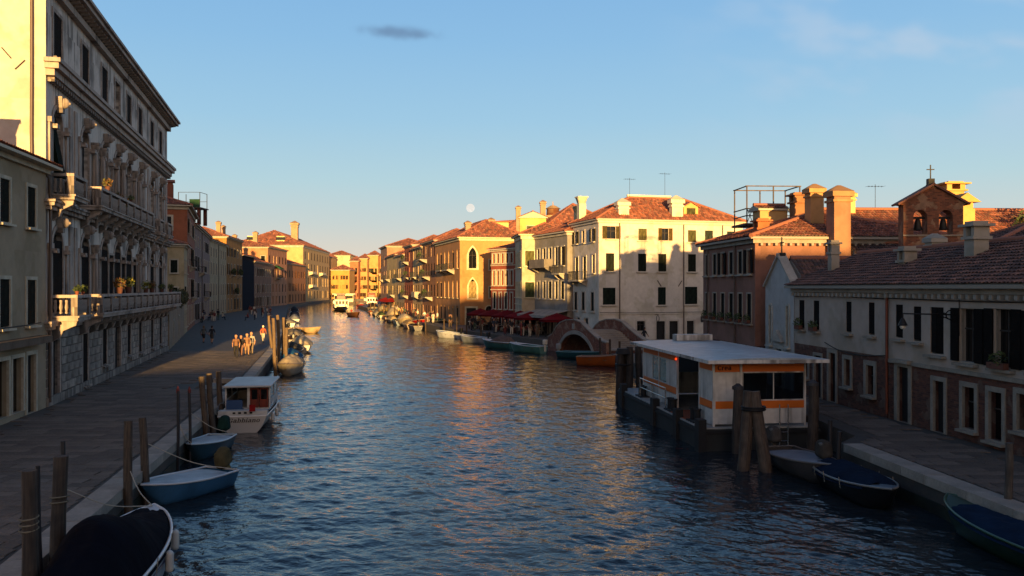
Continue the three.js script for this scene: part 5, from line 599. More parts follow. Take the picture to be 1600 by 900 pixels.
// ---------- moon ----------
{ const p = PX(735, 325, 4200); const m = single('moon', 'pale full moon low over the rooftops', 'moon', new THREE.SphereGeometry(4200 * 6.6 / F, 32, 20), new THREE.MeshStandardMaterial({ color: 0x000000, roughness: 1, emissive: new THREE.Color().setRGB(0.92 / EXPO, 0.9 / EXPO, 0.84 / EXPO), emissiveIntensity: 1, emissiveMap: tex(256, (u, v) => { const a = fbm(u * 6, v * 6, 6, 4, 71); return [0.93 + 0.07 * smooth(0.4, 0.62, a)]; }) })); m.position.copy(p); m.userData.kind = 'structure'; m.castShadow = false; }
// ---------- boats ----------
const boatShape = (s) => { const { L, B, H } = s, sw = s.sw ?? 0.78, fl = s.flare ?? 0.3, rake = s.rake ?? 0.25, sh = s.sheer ?? 0.35; return {
  half: (t) => B / 2 * (t < 0.45 ? lerp(sw, 1, smooth(0, 0.45, t)) : Math.pow(Math.max(0, 1 - Math.pow((t - 0.45) / 0.55, 2.3)), 0.8)), sheer: (t) => H * (1 + sh * t * t + (s.aft ?? 0) * (1 - t) ** 4), keel: (t) => -0.16 + (t > 0.8 ? Math.pow((t - 0.8) / 0.2, 2) * (H * 0.75 + 0.16) : 0), x: (t, f) => -L / 2 + t * L + (t > 0.75 ? rake * (f - 1) * (t - 0.75) * 4 : 0), wf: (f) => Math.pow(f, fl) }; };
function gridGeo(nu, nv, f) { const pos = [], uv = [], idx = []; for (let i = 0; i <= nu; i++) for (let j = 0; j <= nv; j++) { const p = f(i / nu, j / nv); pos.push(p[0], p[1], p[2]); uv.push(p[0], p[2] + p[1]); } for (let i = 0; i < nu; i++) for (let j = 0; j < nv; j++) { const o = i * (nv + 1) + j; idx.push(o, o + 1, o + nv + 1, o + 1, o + nv + 2, o + nv + 1); } const g = new THREE.BufferGeometry(); g.setAttribute('position', new THREE.Float32BufferAttribute(pos, 3)); g.setAttribute('uv', new THREE.Float32BufferAttribute(uv, 2)); g.setIndex(idx); g.computeVertexNormals(); return g; }
const capPoly = (pts) => { const g = new THREE.BufferGeometry(), v = []; const c = pts.reduce((a, p) => [a[0] + p[0] / pts.length, a[1] + p[1] / pts.length, a[2] + p[2] / pts.length], [0, 0, 0]); for (let i = 0; i < pts.length - 1; i++) v.push(...c, ...pts[i], ...pts[i + 1]); g.setAttribute('position', new THREE.Float32BufferAttribute(v, 3)); g.computeVertexNormals(); return g; };
const fin = (hex) => paint(hex, 0.3);
function boat(s) { // s: x, d, head (plan angle of the bow), L, B, H, hull, deck, rim, kind parts
  const g = thing(s.name ?? 'moored_boat', s.label, s.category ?? 'boat', [s.x, s.y ?? 0, -s.d], s.head, s.group); g.updateMatrixWorld(); const S = boatShape(s), { L, B, H } = s, n = 18;
  const P = (t, v) => { const k = Math.abs(2 * v - 1), f = k, z = (v < 0.5 ? -1 : 1) * S.half(t) * S.wf(f); return [S.x(t, f), lerp(S.keel(t), S.sheer(t), f), z]; };
  const tr = []; for (let j = 0; j <= 12; j++) tr.push(P(0, j / 12)); tr.push(tr[0]);
  obj('hull', [gridGeo(n, 12, P), capPoly(tr)], mat(s.hull, { roughness: 0.4, map: T.cloth }), g);
  const edge = (sd) => Array.from({ length: 16 }, (_, i) => { const t = i / 15; return [S.x(t, 1), S.sheer(t), sd * S.half(t)]; });
  obj('gunwale', [tube(edge(1), s.rimR ?? 0.035, 30, 6), tube(edge(-1), s.rimR ?? 0.035, 30, 6), bar([S.x(0, 1), S.sheer(0), -S.half(0)], [S.x(0, 1), S.sheer(0), S.half(0)], s.rimR ?? 0.035, 6)], fin(s.rim ?? 0xb8b4aa), g);
  const across = (t0, t1, y, kk = 0.96) => gridGeo(14, 6, (u, v) => { const t = lerp(t0, t1, u); return [S.x(t, 1), y(t) + 0.04 * (1 - (2 * v - 1) ** 2), (2 * v - 1) * S.half(t) * kk]; });
  if (s.deckFrom !== undefined) obj('deck', across(s.deckFrom, 0.995, (t) => S.sheer(t) - 0.015), mat(s.deck ?? 0xa8adb0, { roughness: 0.5, map: T.cloth }), g);
  if (!s.tarp) { obj('floor', across(0.01, s.deckFrom ?? 0.9, (t) => 0.06 + Math.max(0, S.keel(t)), 0.62), mat(s.floor ?? 0x6d7072, { roughness: 0.7 }), g); for (const t of s.seats ?? []) { const w = 2 * S.half(t) * 0.94, q = obj('thwart', bx(0.26, 0.05, w), wood(s.seatC ?? 0x7a6a54), g); q.position.set(S.x(t, 1), H * 0.72, 0); } }
  if (s.tarp) { const ph = s.L * 7; obj('cover', [gridGeo(34, 22, (u, v) => { const t = lerp(s.t0 ?? 0.0, s.t1 ?? 0.97, u), z = 2 * v - 1, rim = Math.abs(z) > 0.86 ? (Math.abs(z) - 0.86) / 0.14 : 0, up = s.crown * (s.prof ? s.prof(u) : Math.sin(Math.PI * clamp(u * 0.85 + 0.12)) ** 0.6) * (s.prof ? 1 : smooth(0, 0.1, u) * (1 - smooth(0.92, 1, u))); const wr = 0.12 * (vnoise(u * 9 + ph, v * 7, 999, 5) - 0.5) + 0.05 * (vnoise(u * 26 + ph, v * 18, 999, 6) - 0.5); return [S.x(t, 1), S.sheer(t) + 0.03 + up * Math.pow(1 - Math.min(1, Math.abs(z) / 0.9) ** (s.prof ? 2.2 : 1.5), 0.85) + wr * (1 - rim) - rim * 0.14, z * S.half(t) * 1.035 + (u === 0 ? 0 : 0)]; })], cloth(s.tarp), g).material.side = THREE.DoubleSide; }
  if (s.motor) { const o = obj('outboard_motor', (() => { const c = new RoundedBoxGeometry(0.44, 0.52, 0.36, 3, 0.1); c.translate(0, 0.42, 0); return merge([c, bx(0.16, 0.75, 0.14, 0, -0.1)]); })(), mat(s.motor, { roughness: 0.4 }), g); o.position.set(S.x(0, 1) - 0.22, S.sheer(0), s.mz ?? 0); if (s.tilt) o.rotation.z = -s.tilt; if (s.hood) { const c = new RoundedBoxGeometry(0.58, 0.62, 0.46, 5, 0.2); const p = c.attributes.position; for (let i = 0; i < p.count; i++) { const k = (1.05 - 0.45 * p.getY(i)) * (1 + 0.35 * (vnoise(p.getX(i) * 5 + 9, p.getZ(i) * 5 + p.getY(i) * 4, 99, 3) - 0.5)); p.setXYZ(i, p.getX(i) * k, p.getY(i), p.getZ(i) * k * 0.9); } c.computeVertexNormals(); c.translate(0, 0.42, 0); obj('motor_cover', c, cloth(s.hood), o); } }
  if (s.tarp && s.crown > 0.25) { for (const t of [0.2, 0.42, 0.64]) for (const sd of [-1, 1]) obj('lashing', bar([S.x(t, 1), S.sheer(t) + 0.1, sd * S.half(t) * 1.05], [S.x(t, 1) + 0.04, S.sheer(t) - 0.22, sd * S.half(t) * 1.01], 0.012, 4), mat(0x8f8778), g); }
  for (const e of s.lines ?? []) { const a = new THREE.Vector3(S.x(e[0], 1), S.sheer(e[0]) + 0.03, e[1] * S.half(e[0])), b = g.worldToLocal(new THREE.Vector3(e[2], e[4], -e[3])), m = a.clone().lerp(b, 0.5); m.y -= 0.18; obj('mooring_line', tube([a.toArray(), m.toArray(), b.toArray()], 0.014, 14, 5), mat(0x9a9282), g); }
  for (const f of s.fenders ?? []) { const c = new THREE.CapsuleGeometry(0.09, 0.3, 4, 10); const t = f[0]; const q = obj('fender', c, mat(0xb5b2aa, { roughness: 0.5 }), g); q.position.set(S.x(t, 1), S.sheer(t) - 0.3, f[1] * (S.half(t) + 0.08)); }
  g.S = S; return g;
}
const bearing = (dx, dd) => Math.atan2(dd, dx);
const LQ = bearing(-0.172, 1), LQn = bearing(0.172, -1), RQn = bearing(0.083, -1);
{
  // 1 large covered motor boat, lower edge of the view
  const b1 = boat({ name: 'covered_motorboat', label: 'large white motorboat under a navy blue tarpaulin at the bottom of the left quay', x: -8.35, d: 17.9, head: bearing(-0.16, 1), L: 7, B: 2.0, H: 0.75, sw: 0.9, hull: 0xa9adb3, rim: 0xc9c9c6, tarp: 0x0b0e1a, crown: 1.0, t0: 0.0, t1: 0.92, deckFrom: 0.88, deck: 0xc0c2c4, flare: 0.1, lines: [[0.97, 0, -10.0, 19.2, 1.9], [0.97, 0, -10.5, 23.4, 1.6]], fenders: [[0.55, 1], [0.75, 1]], prof: (u) => 0.3 + 0.75 * Math.exp(-(((u - 0.42) / 0.2) ** 2)) - 0.25 * smooth(0.7, 1, u) });
  obj('stripe', [tube(Array.from({ length: 12 }, (_, i) => { const t = i / 12; return [b1.S.x(t, 0.7), lerp(b1.S.keel(t), b1.S.sheer(t), 0.72), b1.S.half(t) * b1.S.wf(0.72) + 0.012]; }), 0.03, 24, 5)], fin(0x1c2742), b1);
  // 2 light blue dinghy
  boat({ label: 'light blue small boat with pale foredeck behind the navy tarpaulin boat', x: -10.1, d: 26.4, head: bearing(-0.42, -1), L: 3.4, B: 1.6, H: 0.52, hull: 0x3d6f96, deck: 0xb4c2ca, deckFrom: 0.12, rim: 0xb2b6b8, motor: 0x6a5d38, hood: 0x5c543c, sw: 0.85, tilt: 0.5, seats: [], lines: [[0.98, 0, -10.75, 23.9, 1.5], [0.02, -1, -11.2, 26.4, 1.6]] });
  boat({ label: 'pale blue small boat with green motor cover astern of the cabin cruiser', x: -11.72, d: 33.0, head: bearing(-0.02, -1), L: 3.2, B: 1.35, H: 0.5, hull: 0x274a5e, deck: 0xbcc8ce, deckFrom: 0.1, rim: 0x9fb0b8, motor: 0x1e2f2c, hood: 0x1f3a34, sw: 0.85, lines: [[0.98, 0, -12.15, 31.2, 1.6], [0.02, -1, -12.5, 33.2, 1.6]] });
  // 4 cabin cruiser
  { const g = boat({ name: 'cabin_cruiser', label: 'white cabin cruiser with reddish wooden doors and a name on its stern', x: -12.5, d: 41.4, head: LQ, L: 7.4, B: 2.25, H: 0.85, hull: 0xb4b2ac, rim: 0xc6c4be, deck: 0xb8bab8, deckFrom: 0.55, sw: 0.92, flare: 0.3, sheer: 0.3, fenders: [[0.2, 1], [0.38, 1], [0.55, 1]], lines: [[0.02, -1, -13.1, 37.4, 1.6], [0.9, -1, -14.3, 45.2, 1.6]] }), wt = mat(0xc4c4c0, { roughness: 0.45, map: T.cloth }), x0 = -1.9, x1 = 1.6;
    obj('cabin', [bx(x1 - x0, 0.12, 2.0, (x0 + x1) / 2, 0.95), bx(x1 - x0, 0.45, 0.06, (x0 + x1) / 2, 1.2, 0.97), bx(x1 - x0, 0.45, 0.06, (x0 + x1) / 2, 1.2, -0.97), ...[-0.97, 0.97].flatMap((z) => [x0 + 0.04, (x0 + x1) / 2, x1 - 0.04].map((x) => bx(0.08, 0.7, 0.07, x, 1.75, z))), bx(0.06, 1.2, 0.12, x0 + 0.03, 1.5, 0.03), bx(0.06, 0.5, 1.95, x1, 1.2, 0)], wt, g);
    const rf2 = new RoundedBoxGeometry(x1 - x0 + 0.6, 0.12, 2.15, 2, 0.05); rf2.translate((x0 + x1) / 2, 2.14, 0); obj('cabin_roof', rf2, wt, g);
    for (const z of [-0.97, 0.97]) { const w = obj('cabin_window', bx(x1 - x0 - 0.2, 0.6, 0.012, (x0 + x1) / 2, 1.74, z), M.glass, g); } obj('windscreen', bx(0.012, 0.65, 1.9, x1, 1.75, 0), M.glass, g);
    for (const [k, z] of [[0, 0.3], [1, 0.72]]) { const dr = obj('cabin_door', [bx(0.05, 0.42, 0.38, x0, 1.22, z), bx(0.05, 0.08, 0.38, x0, 2.0, z), bx(0.05, 0.6, 0.05, x0, 1.72, z - 0.165), bx(0.05, 0.6, 0.05, x0, 1.72, z + 0.165)], wood(0x7a2e18), g); obj('pane', bx(0.012, 0.56, 0.3, x0, 1.72, z), M.glass, dr); }
    obj('cockpit_seat', [bx(0.5, 0.4, 0.7, x0 - 0.4, 0.8, -0.5), bx(0.12, 0.6, 0.7, x0 - 0.65, 1.2, -0.5)], mat(0x1c3f66, { roughness: 0.7 }), g);
    obj('stern_bench', [bx(0.5, 0.3, 2.1, -3.3, 0.95, 0)], wt, g); obj('flag', [bx(0.02, 0.34, 0.26, -3.68, 1.25, 0.42)], cloth(0x8a1f22), g);
    for (let i = 0; i < 4; i++) obj('vent', bx(0.02, 0.09, 0.12, -3.57, 1.0, 0.35 - i * 0.24), M.dark, g);
    g.scale.y = 0.88; const f2 = await new FontLoader().loadAsync('fonts/droid/droid_serif_bold.typeface.json'); const t = obj('name_lettering', new TextGeometry('Gabbiano', { font: f2, size: 0.2, depth: 0.01, curveSegments: 3 }), mat(0x2a2624), g); t.rotation.y = -Math.PI / 2; t.geometry.applyMatrix4(new THREE.Matrix4().makeShear(0, 0, 0.25, 0, 0, 0)); t.position.set(-3.715, 0.55, -0.62);
    for (const z of [-1.05, 1.05]) obj('handrail', tube([[-3.4, 1.1, z * 1.05], [-2.4, 1.32, z * 1.1], [-1.9, 1.25, z]], 0.025, 12, 5), M.chrome, g); }
  boat({ label: 'beige tarpaulin boat beside the sunlit cluster of poles', x: -16.55, d: 64.2, head: bearing(0.1, -1), L: 5.0, B: 1.95, H: 0.7, hull: 0xada28e, tarp: 0xb3a48c, crown: 0.65, t1: 0.95, rim: 0x6a5a48, motor: 0x2a2622 });
  boat({ label: 'boat with bright blue cover behind the beige tarpaulin boat', x: -18.4, d: 71.2, head: bearing(-0.2, 1), L: 5.4, B: 2.1, H: 0.7, hull: 0x2a3436, tarp: 0x2f6a90, crown: 0.65, t1: 0.9, rim: 0x394a50 });
  boat({ label: 'sunlit boat under a pale sand coloured tarpaulin, farther up the left quay', x: -21.4, d: 87, head: bearing(-0.24, 1), L: 6.4, B: 2.3, H: 0.8, hull: 0xa59a86, tarp: 0xc4b596, crown: 0.65, t1: 0.95, rim: 0x5a5046 });
  boat({ label: 'small open sand coloured boat with seats in the sun, left quay', x: -29.4, d: 122, head: bearing(0.95, -0.35), L: 5.2, B: 1.9, H: 0.7, hull: 0xb59a72, floor: 0x7a6a52, seats: [0.25, 0.5, 0.7], rim: 0x8a7456, motor: 0x1d1c1b });
  boat({ label: 'white boat with low cover behind the small open sand coloured boat', x: -36.3, d: 140, head: bearing(-0.26, 1), L: 6, B: 2.2, H: 0.8, hull: 0xb5b0a4, tarp: 0x9c9484, crown: 0.5, rim: 0x8a8478 });
  for (let i = 0; i < 6; i++) { const d = 158 + i * 13; boat({ label: ['white topped boat nearest of the shaded line along the left quay', 'grey covered boat second in the shaded line', 'dark blue covered boat in the shaded line', 'black open boat in the shaded line', 'pale hulled boat in the shaded line', 'farthest small boat of the shaded line'][i], x: along(LE, d) + 1.7, d, head: bearing(-0.26, 1), L: 6.2, B: 2.1, H: 0.75, hull: [0x9a9a98, 0x55585a, 0x1d2430, 0x17181a, 0x8a8c8a, 0x2a2f33][i], ...(i === 3 ? { seats: [0.3, 0.55] } : { tarp: [0x7d828a, 0x2a3040, 0x1c2a44, 0, 0x2a3038, 0x2a3a44][i], crown: 0.8 }), group: 'boats moored along the shaded left quay' }); }
  [[80, 2.2, 'dark grey boat with rolled cover between the blue and the sand coloured boats', 0x3a3a3a, 0x4a4640], [97, 2.0, 'brown wooden boat behind the sand coloured tarpaulin boat', 0x5a4430, 0], [106, 2.4, 'cream covered boat farther along the poles', 0x9a907e, 0x8a8272], [114, 2.0, 'small green hulled boat short of the open sand coloured boat', 0x2c4436, 0]].forEach(([d, B, la, c, tp]) => boat({ label: la, x: along(LE, d) + 1.5, d, head: bearing(-0.25, 1), L: 5.6, B: B * 0.9, H: 0.7, hull: c, rim: 0x8a7c66, floor: 0x6a5c48, ...(tp ? { tarp: tp, crown: 0.6 } : { seats: [0.25, 0.5], motor: 0x1b1b1c }) }));
  [[131, 'dark rowing boat past the last white restaurant boat', 0x1c1d20, 0], [137, 'tan covered boat tied along the sunlit bank', 0x6a5238, 0xa08a66], [150, 'small blue boat tied along the sunlit bank', 0x2a4a66, 0], [159, 'black sided boat with beige cover along the sunlit bank', 0x191816, 0xb09c78], [169, 'brown open boat along the sunlit bank', 0x6a4426, 0], [181, 'white sided boat with green cover along the sunlit bank', 0xb8ac90, 0x4a5a3a], [193, 'dark boat with grey cover along the sunlit bank', 0x22201e, 0x8a8478], [205, 'orange brown boat along the sunlit bank', 0x8a4a20, 0]].forEach(([d, la, c, tp]) => boat({ label: la, x: along(RE, d) - 1.3, d, head: bearing(-0.28, 1), L: 5.4, B: 1.8, H: 0.7, hull: c, rim: 0xa08a66, floor: 0x6a5238, ...(tp ? { tarp: tp, crown: 0.6 } : { seats: [0.25, 0.5], motor: 0x1b1b1c }) }));
  // right bank near
  boat({ label: 'small grey wooden boat with pale board beside the landing stage', x: 10.0, d: 29.6, head: bearing(0.12, -1), L: 4.2, B: 1.75, H: 0.55, hull: 0x4a4644, deck: 0x868c94, deckFrom: 0.2, rim: 0x5c5854, motor: 0x55504a, hood: 0x56524e, flare: 0.35 });
  boat({ label: 'dark boat under a blue tarpaulin along the near kerb', x: 11.05, d: 26.4, head: bearing(0.06, -1) - 0.02, L: 4.6, B: 1.7, H: 0.55, hull: 0x121417, tarp: 0x122338, crown: 0.28, t0: 0.02, t1: 0.84, deckFrom: 0.8, deck: 0x5a6874, rim: 0x6a6a68, motor: 0x4a4640, hood: 0x4a4640 }).position.x -= 0.45;
  boat({ label: 'green boat with blue cover at the lower corner of the near quay', x: 12.05, d: 20.6, head: bearing(-0.1, 1) - 0.02, L: 5.4, B: 1.8, H: 0.6, hull: 0x12301e, tarp: 0x132a44, crown: 0.2, t0: 0.05, t1: 0.8, deckFrom: 0.76, deck: 0x24402e, rim: 0x2c4a36 });
  // by the small bridge
  boat({ label: 'orange varnished rowing boat moored before the small bridge', x: 7.45, d: 70.3, head: bearing(0.9, -0.45), L: 4.2, B: 1.7, H: 0.75, sheer: 0.5, hull: 0x9a4e18, floor: 0x5a3a22, seats: [0.3, 0.6], rim: 0x7a6a58 });
  boat({ label: 'teal low boat under the arch of the small bridge', x: 6.4, d: 77.2, head: bearing(0.75, -0.66), L: 5.2, B: 1.7, H: 0.6, hull: 0x1f4a52, deck: 0x3d6a70, deckFrom: 0.3, rim: 0x55787c, motor: 0x7a7a78 });
  const rb = [[841, 552, 'pale green boat with beige outboard nearest the small bridge', 0x4a7a74, 0, 0xb8b0a0], [795, 545, 'turquoise boat with crumpled tan cover in the restaurant row', 0x3a6a6a, 0x6f5f58, 0], [757, 537, 'white boat with dark outboard between the turquoise and the last white boat', 0x8f98a0, 0, 0x1a1c20], [717, 529, 'white open boat with upright outboard at the far end of the restaurant row', 0xb9bcc0, 0, 0x15161a]];
  rb.forEach(([u, v, la, c, tp, mo], i) => { const d = 6.4 * F / (v - 450), x = (u - 18 - 800) * d / F; boat({ label: la, x, d: d + 1.0, head: bearing(-0.75, 0.66), L: 4.3, B: 1.7, H: 0.7, hull: c, floor: 0xa8b4ba, deck: 0xb4c2c6, deckFrom: 0.6, rim: 0xb5bcc0, group: 'small boats before the restaurant', ...(tp ? { tarp: tp, crown: 0.6, t1: 0.62 } : { seats: [0.2, 0.42] }), ...(mo ? { motor: mo } : {}) }); });
  // sunlit far right boats
  const fb = [[682, 515, 9, 2.0, 'black hulled boat with green cover beside the red boat', 0x15191a, 0x3a5a4a, 0.4], [655, 513, 7, 3.2, 'bright red boat in the sunlit far row', 0xa01c14, 0, 0], [628, 510, 8, 2.6, 'cream cabin boat next to the bright red boat', 0xc8b48a, 0xd0c0a0, 0.9], [610, 503, 8, 2.8, 'dark hulled boat with tall pale tent cover', 0x2a2420, 0xc9b48c, 1.6], [594, 493, 9, 2.6, 'yellowish boat with cover past the tent covered one', 0xc0a860, 0xd6c890, 1.2], [578, 488, 10, 3, 'white boat with dark canopy in the far row', 0xd0c8a8, 0x3a3128, 1.4], [560, 482, 9, 2.8, 'red and white boat near the far water bus stop', 0xa82a1c, 0xcdb78a, 0.8]];
  fb.forEach(([u, v, L, B, la, c, tp, cr]) => { const d = 6.4 * F / (v - 450), x = (u - 800) * d / F; boat({ label: la, x, d: d + L * 0.45, head: bearing(0.25, -1), L, B, H: 1.05, hull: c, floor: 0x7a6048, rim: 0xb59a70, deck: 0xb08a60, group: 'boats along the sunlit far quay', ...(tp ? { tarp: tp, crown: cr, t1: 0.9 } : { deckFrom: 0.35 }) }); });
  // water buses and a taxi under way
  const bus = (u, v, la, L = 23) => { const d = 6.4 * F / (v - 450), x = (u - 800) * d / F, g = boat({ name: 'water_bus', label: la, category: 'water bus', x, d: d + L / 2, head: bearing(0.24, -1), L, B: 4.4, H: 1.0, hull: 0x241d19, rim: 0x3a3028, deck: 0xa89878, deckFrom: 0.02, sw: 0.9, flare: 0.25, rake: 0.6 }), wt = paint(0xdcd2b8, 0.5);
    obj('cabin', [bx(L * 0.72, 0.9, 3.7, -1, 1.5), bx(L * 0.72, 0.25, 3.8, -1, 2.95), ...Array.from({ length: 12 }, (_, i) => [-1.84, 1.84].map((z) => bx(0.3, 0.9, 0.08, -1 - L * 0.35 + i * L * 0.7 / 11, 2.4, z))).flat(), ...[-1.8, -0.9, 0, 0.9, 1.8].map((z) => bx(0.1, 0.9, 0.22, -1 + L * 0.36, 2.4, z))], wt, g); for (const z of [-1.82, 1.82]) obj('side_window', bx(L * 0.7, 0.85, 0.03, -1, 2.4, z * 0.985), M.glass, g); obj('front_window', bx(0.03, 0.85, 3.5, -1 + L * 0.355, 2.4, 0), M.glass, g); obj('roof', bx(L * 0.76, 0.16, 4.1, -1, 3.15), paint(0xcbb890, 0.6), g);
    const wh = obj('wheelhouse', [bx(2.2, 1.0, 2.2, L * 0.1, 3.7), bx(2.6, 0.14, 2.6, L * 0.1, 4.7)], paint(0xb8402c, 0.5), g); obj('window', bx(2.24, 0.45, 2.24, L * 0.1, 4.35), M.glass, wh); for (const z of [-1.6, 1.6]) obj('lifebelt', new THREE.TorusGeometry(0.36, 0.09, 6, 16).rotateY(Math.PI / 2).translate(-1 + L * 0.365, 1.6, z * 0.8), paint(0xc03a1c, 0.5), g); return g; };
  bus(519, 487, 'white and red water bus coming down the canal'); bus(572, 480, 'second water bus farther off near the stop', 20);
  { const d = 6.4 * F / 45, g = boat({ name: 'water_taxi', label: 'open brown motorboat with a standing driver under way behind the water bus', category: 'boat', x: (549 - 800) * d / F, d: d + 3, head: bearing(0.5, -1), L: 6.5, B: 2.2, H: 0.8, hull: 0x5a3a26, floor: 0x6a4a34, seats: [0.3, 0.5], rim: 0x8a6a48, deck: 0xb09068, deckFrom: 0.68 }); }
  { const d = 330, x = (538 - 800) * d / F, g = thing('water_bus_stop', 'distant pale yellow water bus stop on posts', 'landing stage', [x, 0, -d], 0.1); obj('pontoon', bx(8.5, 1.2, 6, 0, 0.5), mat(0x4a4238), g); obj('cabin', [bx(7, 1.2, 0.12, 0, 1.7, 2.6), bx(0.12, 2.8, 5, -3.5, 2.5), bx(0.12, 2.8, 5, 3.5, 2.5), bx(7, 0.5, 0.12, 0, 3.7, 2.6), bx(0.14, 1.2, 0.14, 0, 2.9, 2.6)], paint(0xd9c890, 0.6), g); obj('window', bx(6.9, 1.1, 0.03, 0, 2.85, 2.58), M.glass, g); obj('roof', bx(8.6, 0.25, 6.4, 0, 4.1), paint(0xd6cfae, 0.6), g); for (const q of [-4.6, 4.6]) obj('pile', cyl(0.2, 0.18, 4.2, 8, q, -0.5, 3), wood(0x6a5440), g); }
}
// ---------- mooring poles ----------
{
  const poleG = (r, h, sd) => { const g = new THREE.CylinderGeometry(r * 0.92, r * 1.04, h, 11, 7), p = g.attributes.position; for (let i = 0; i < p.count; i++) { const y = p.getY(i), a = Math.atan2(p.getZ(i), p.getX(i)), k = 1 + 0.1 * (vnoise(a * 2 + sd * 3, y * 1.1 + sd, 99, 8) - 0.5), bend = 0.04 * Math.sin(y * 1.1 + sd); p.setXYZ(i, p.getX(i) * k + bend, y, p.getZ(i) * k); } g.computeVertexNormals(); const uv = g.attributes.uv; for (let i = 0; i < uv.count; i++) uv.setXY(i, uv.getX(i) * 6.283 * r, uv.getY(i) * h); g.translate(0, h / 2, 0); return g; };
  let sd = 1; const pole = (u, vt, x, d, r, label, o = {}) => { if (x === null && u < 360) { let best = 1e9; for (let q = 14; q < 60; q += 0.05) { const e = Math.abs((along(LE, q) + 0.14 + r) / q - (u - 800) / F); if (e < best) { best = e; d = q; } } } const top = EYE + (450 - vt) * d / F, y0 = -0.6, h = top - y0; const g = thing('mooring_pole', label, 'pole', [x ?? (u - 800) * d / F, y0, -d], rr(0, 6), o.group); obj('shaft', poleG(r, h, sd++), o.m ?? wood(0x5a4d40), g); if (o.cap) obj('cap', [cyl(r * 1.12, r * 1.08, 0.12, 12, 0, h - 0.06, 0), cyl(r * 1.0, r * 0.3, 0.12, 12, 0, h + 0.05, 0)], mat(o.cap, { roughness: 0.7 }), g); if (o.rope) for (const f of o.rope) { const t = new THREE.TorusGeometry(r * 1.12, 0.018, 5, 16); t.rotateX(Math.PI / 2 + 0.12); t.translate(0, h * f, 0); obj('rope', t, cloth(0x8f8674), g); } if (o.lean) { g.rotation.set(0, 0, 0); g.rotation.z = o.lean[0]; g.rotation.x = o.lean[1]; } return g; };
  const bk = mat(0x17161a, { roughness: 0.6 }), old = wood(0x4a4038);
  pole(45, 735, null, 17.9, 0.14, 'thick wooden pole with rope turns nearest the bottom of the left quay', { rope: [0.7, 0.73, 0.76], m: old }); pole(93, 713, null, 19.6, 0.15, 'thick roped wooden pole behind the first thick one', { rope: [0.74, 0.77], m: old });
  pole(62, 727, null, 18.6, 0.045, 'thin black pole between the two thick roped ones', { m: bk }); pole(98, 689, null, 20.2, 0.05, 'thin tall black pole touching the second thick one', { m: bk });
  pole(205, 657, null, 25.2, 0.12, 'weathered pole beside the light blue boat, slightly nearer of two', { lean: [0.03, 0] }); pole(234, 652, null, 27.6, 0.12, 'leaning weathered pole beside the light blue boat', { lean: [0.08, 0] });
  pole(278, 611, null, 31.4, 0.055, 'thin black pole with red tip, nearer of two', { m: bk, cap: 0x5e1d17 }); pole(296, 611, null, 33.0, 0.055, 'thin black pole with red tip, farther of two', { m: bk, cap: 0x5e1d17 });
  pole(323, 588, null, 38.2, 0.13, 'grey pole by the cabin cruiser, nearest of three', { lean: [0.05, 0] }); pole(334, 583, null, 40.3, 0.13, 'grey pole by the cabin cruiser, middle of three', { lean: [0.05, 0] }); pole(349, 580, null, 43.6, 0.13, 'grey pole by the cabin cruiser, farthest of three', { lean: [0.07, 0] });
  [[432, 497, 63], [437, 492, 66.5], [441, 496, 69], [445, 500, 73], [427, 493, 77], [448, 512, 66]].forEach(([u, v, d], i) => pole(u, v, null, d, 0.13, ['tall', 'tallest', 'slim', 'short', 'leaning', 'lowest'][i] + ' sunlit wooden pole of the cluster at the left quay corner', { lean: [rr(-0.03, 0.09), 0], m: wood(0x7a654c), group: 'sunlit pole cluster' }));
  // dolphin of the landing stage and its piles
  pole(1153, 606, null, 33.1, 0.2, 'capped pile at the near corner of the landing stage', { cap: 0x2a2a2c, m: old }); pole(1270, 600, null, 32.6, 0.2, 'capped pile at the quay side corner of the landing stage', { cap: 0x2a2a2c, m: old });
  { const g = thing('pile_dolphin', 'pair of leaning mooring piles bound together in front of the landing stage', 'mooring piles', [8.45, -0.5, -30.2]); const a = obj('pile', poleG(0.21, 3.3, 40), wood(0x5c4f43), g); a.position.set(-0.45, 0, 0.2); a.rotation.set(-0.05, 0, -0.11); const b = obj('pile', poleG(0.22, 3.3, 41), wood(0x64564a), g); b.position.set(0.42, 0, 0.35); b.rotation.set(-0.08, 0, 0.1); obj('binding', [new THREE.TorusGeometry(0.4, 0.035, 5, 24).rotateX(Math.PI / 2).translate(0.02, 2.65, 0.12), new THREE.TorusGeometry(0.4, 0.035, 5, 24).rotateX(Math.PI / 2).translate(0.02, 2.73, 0.12)], M.iron, g); }
  { const g = thing('pile_dolphin', 'cluster of dark piles at the far end of the landing stage', 'mooring piles', [6.35, -0.5, -48.4]); [[-0.3, 0.2], [0.25, 0.25], [0, -0.3], [0.8, 0.1]].forEach(([x, z], i) => { const p = obj('pile', poleG(0.2, 3.4 + 0.2 * (i % 2), 50 + i), wood(0x3f352d), g); p.position.set(x, 0, z); }); obj('cap', cyl(0.5, 0.4, 0.3, 12, -0.02, 3.2, 0.05), M.rubber, g); obj('binding', new THREE.TorusGeometry(0.5, 0.04, 5, 20).rotateX(Math.PI / 2).translate(0, 2.6, 0.03), M.iron, g); }
  pole(1297, 656, null, 30.6, 0.08, 'short black post beside the blue tarpaulin boat, farther one', { m: bk }); pole(1311, 674, null, 28.6, 0.08, 'short black post beside the blue tarpaulin boat, nearer one', { m: bk });
  pole(1575, 692, null, 21.9, 0.1, 'lone grey pole at the edge of the near quay', { m: wood(0x5c544c) });
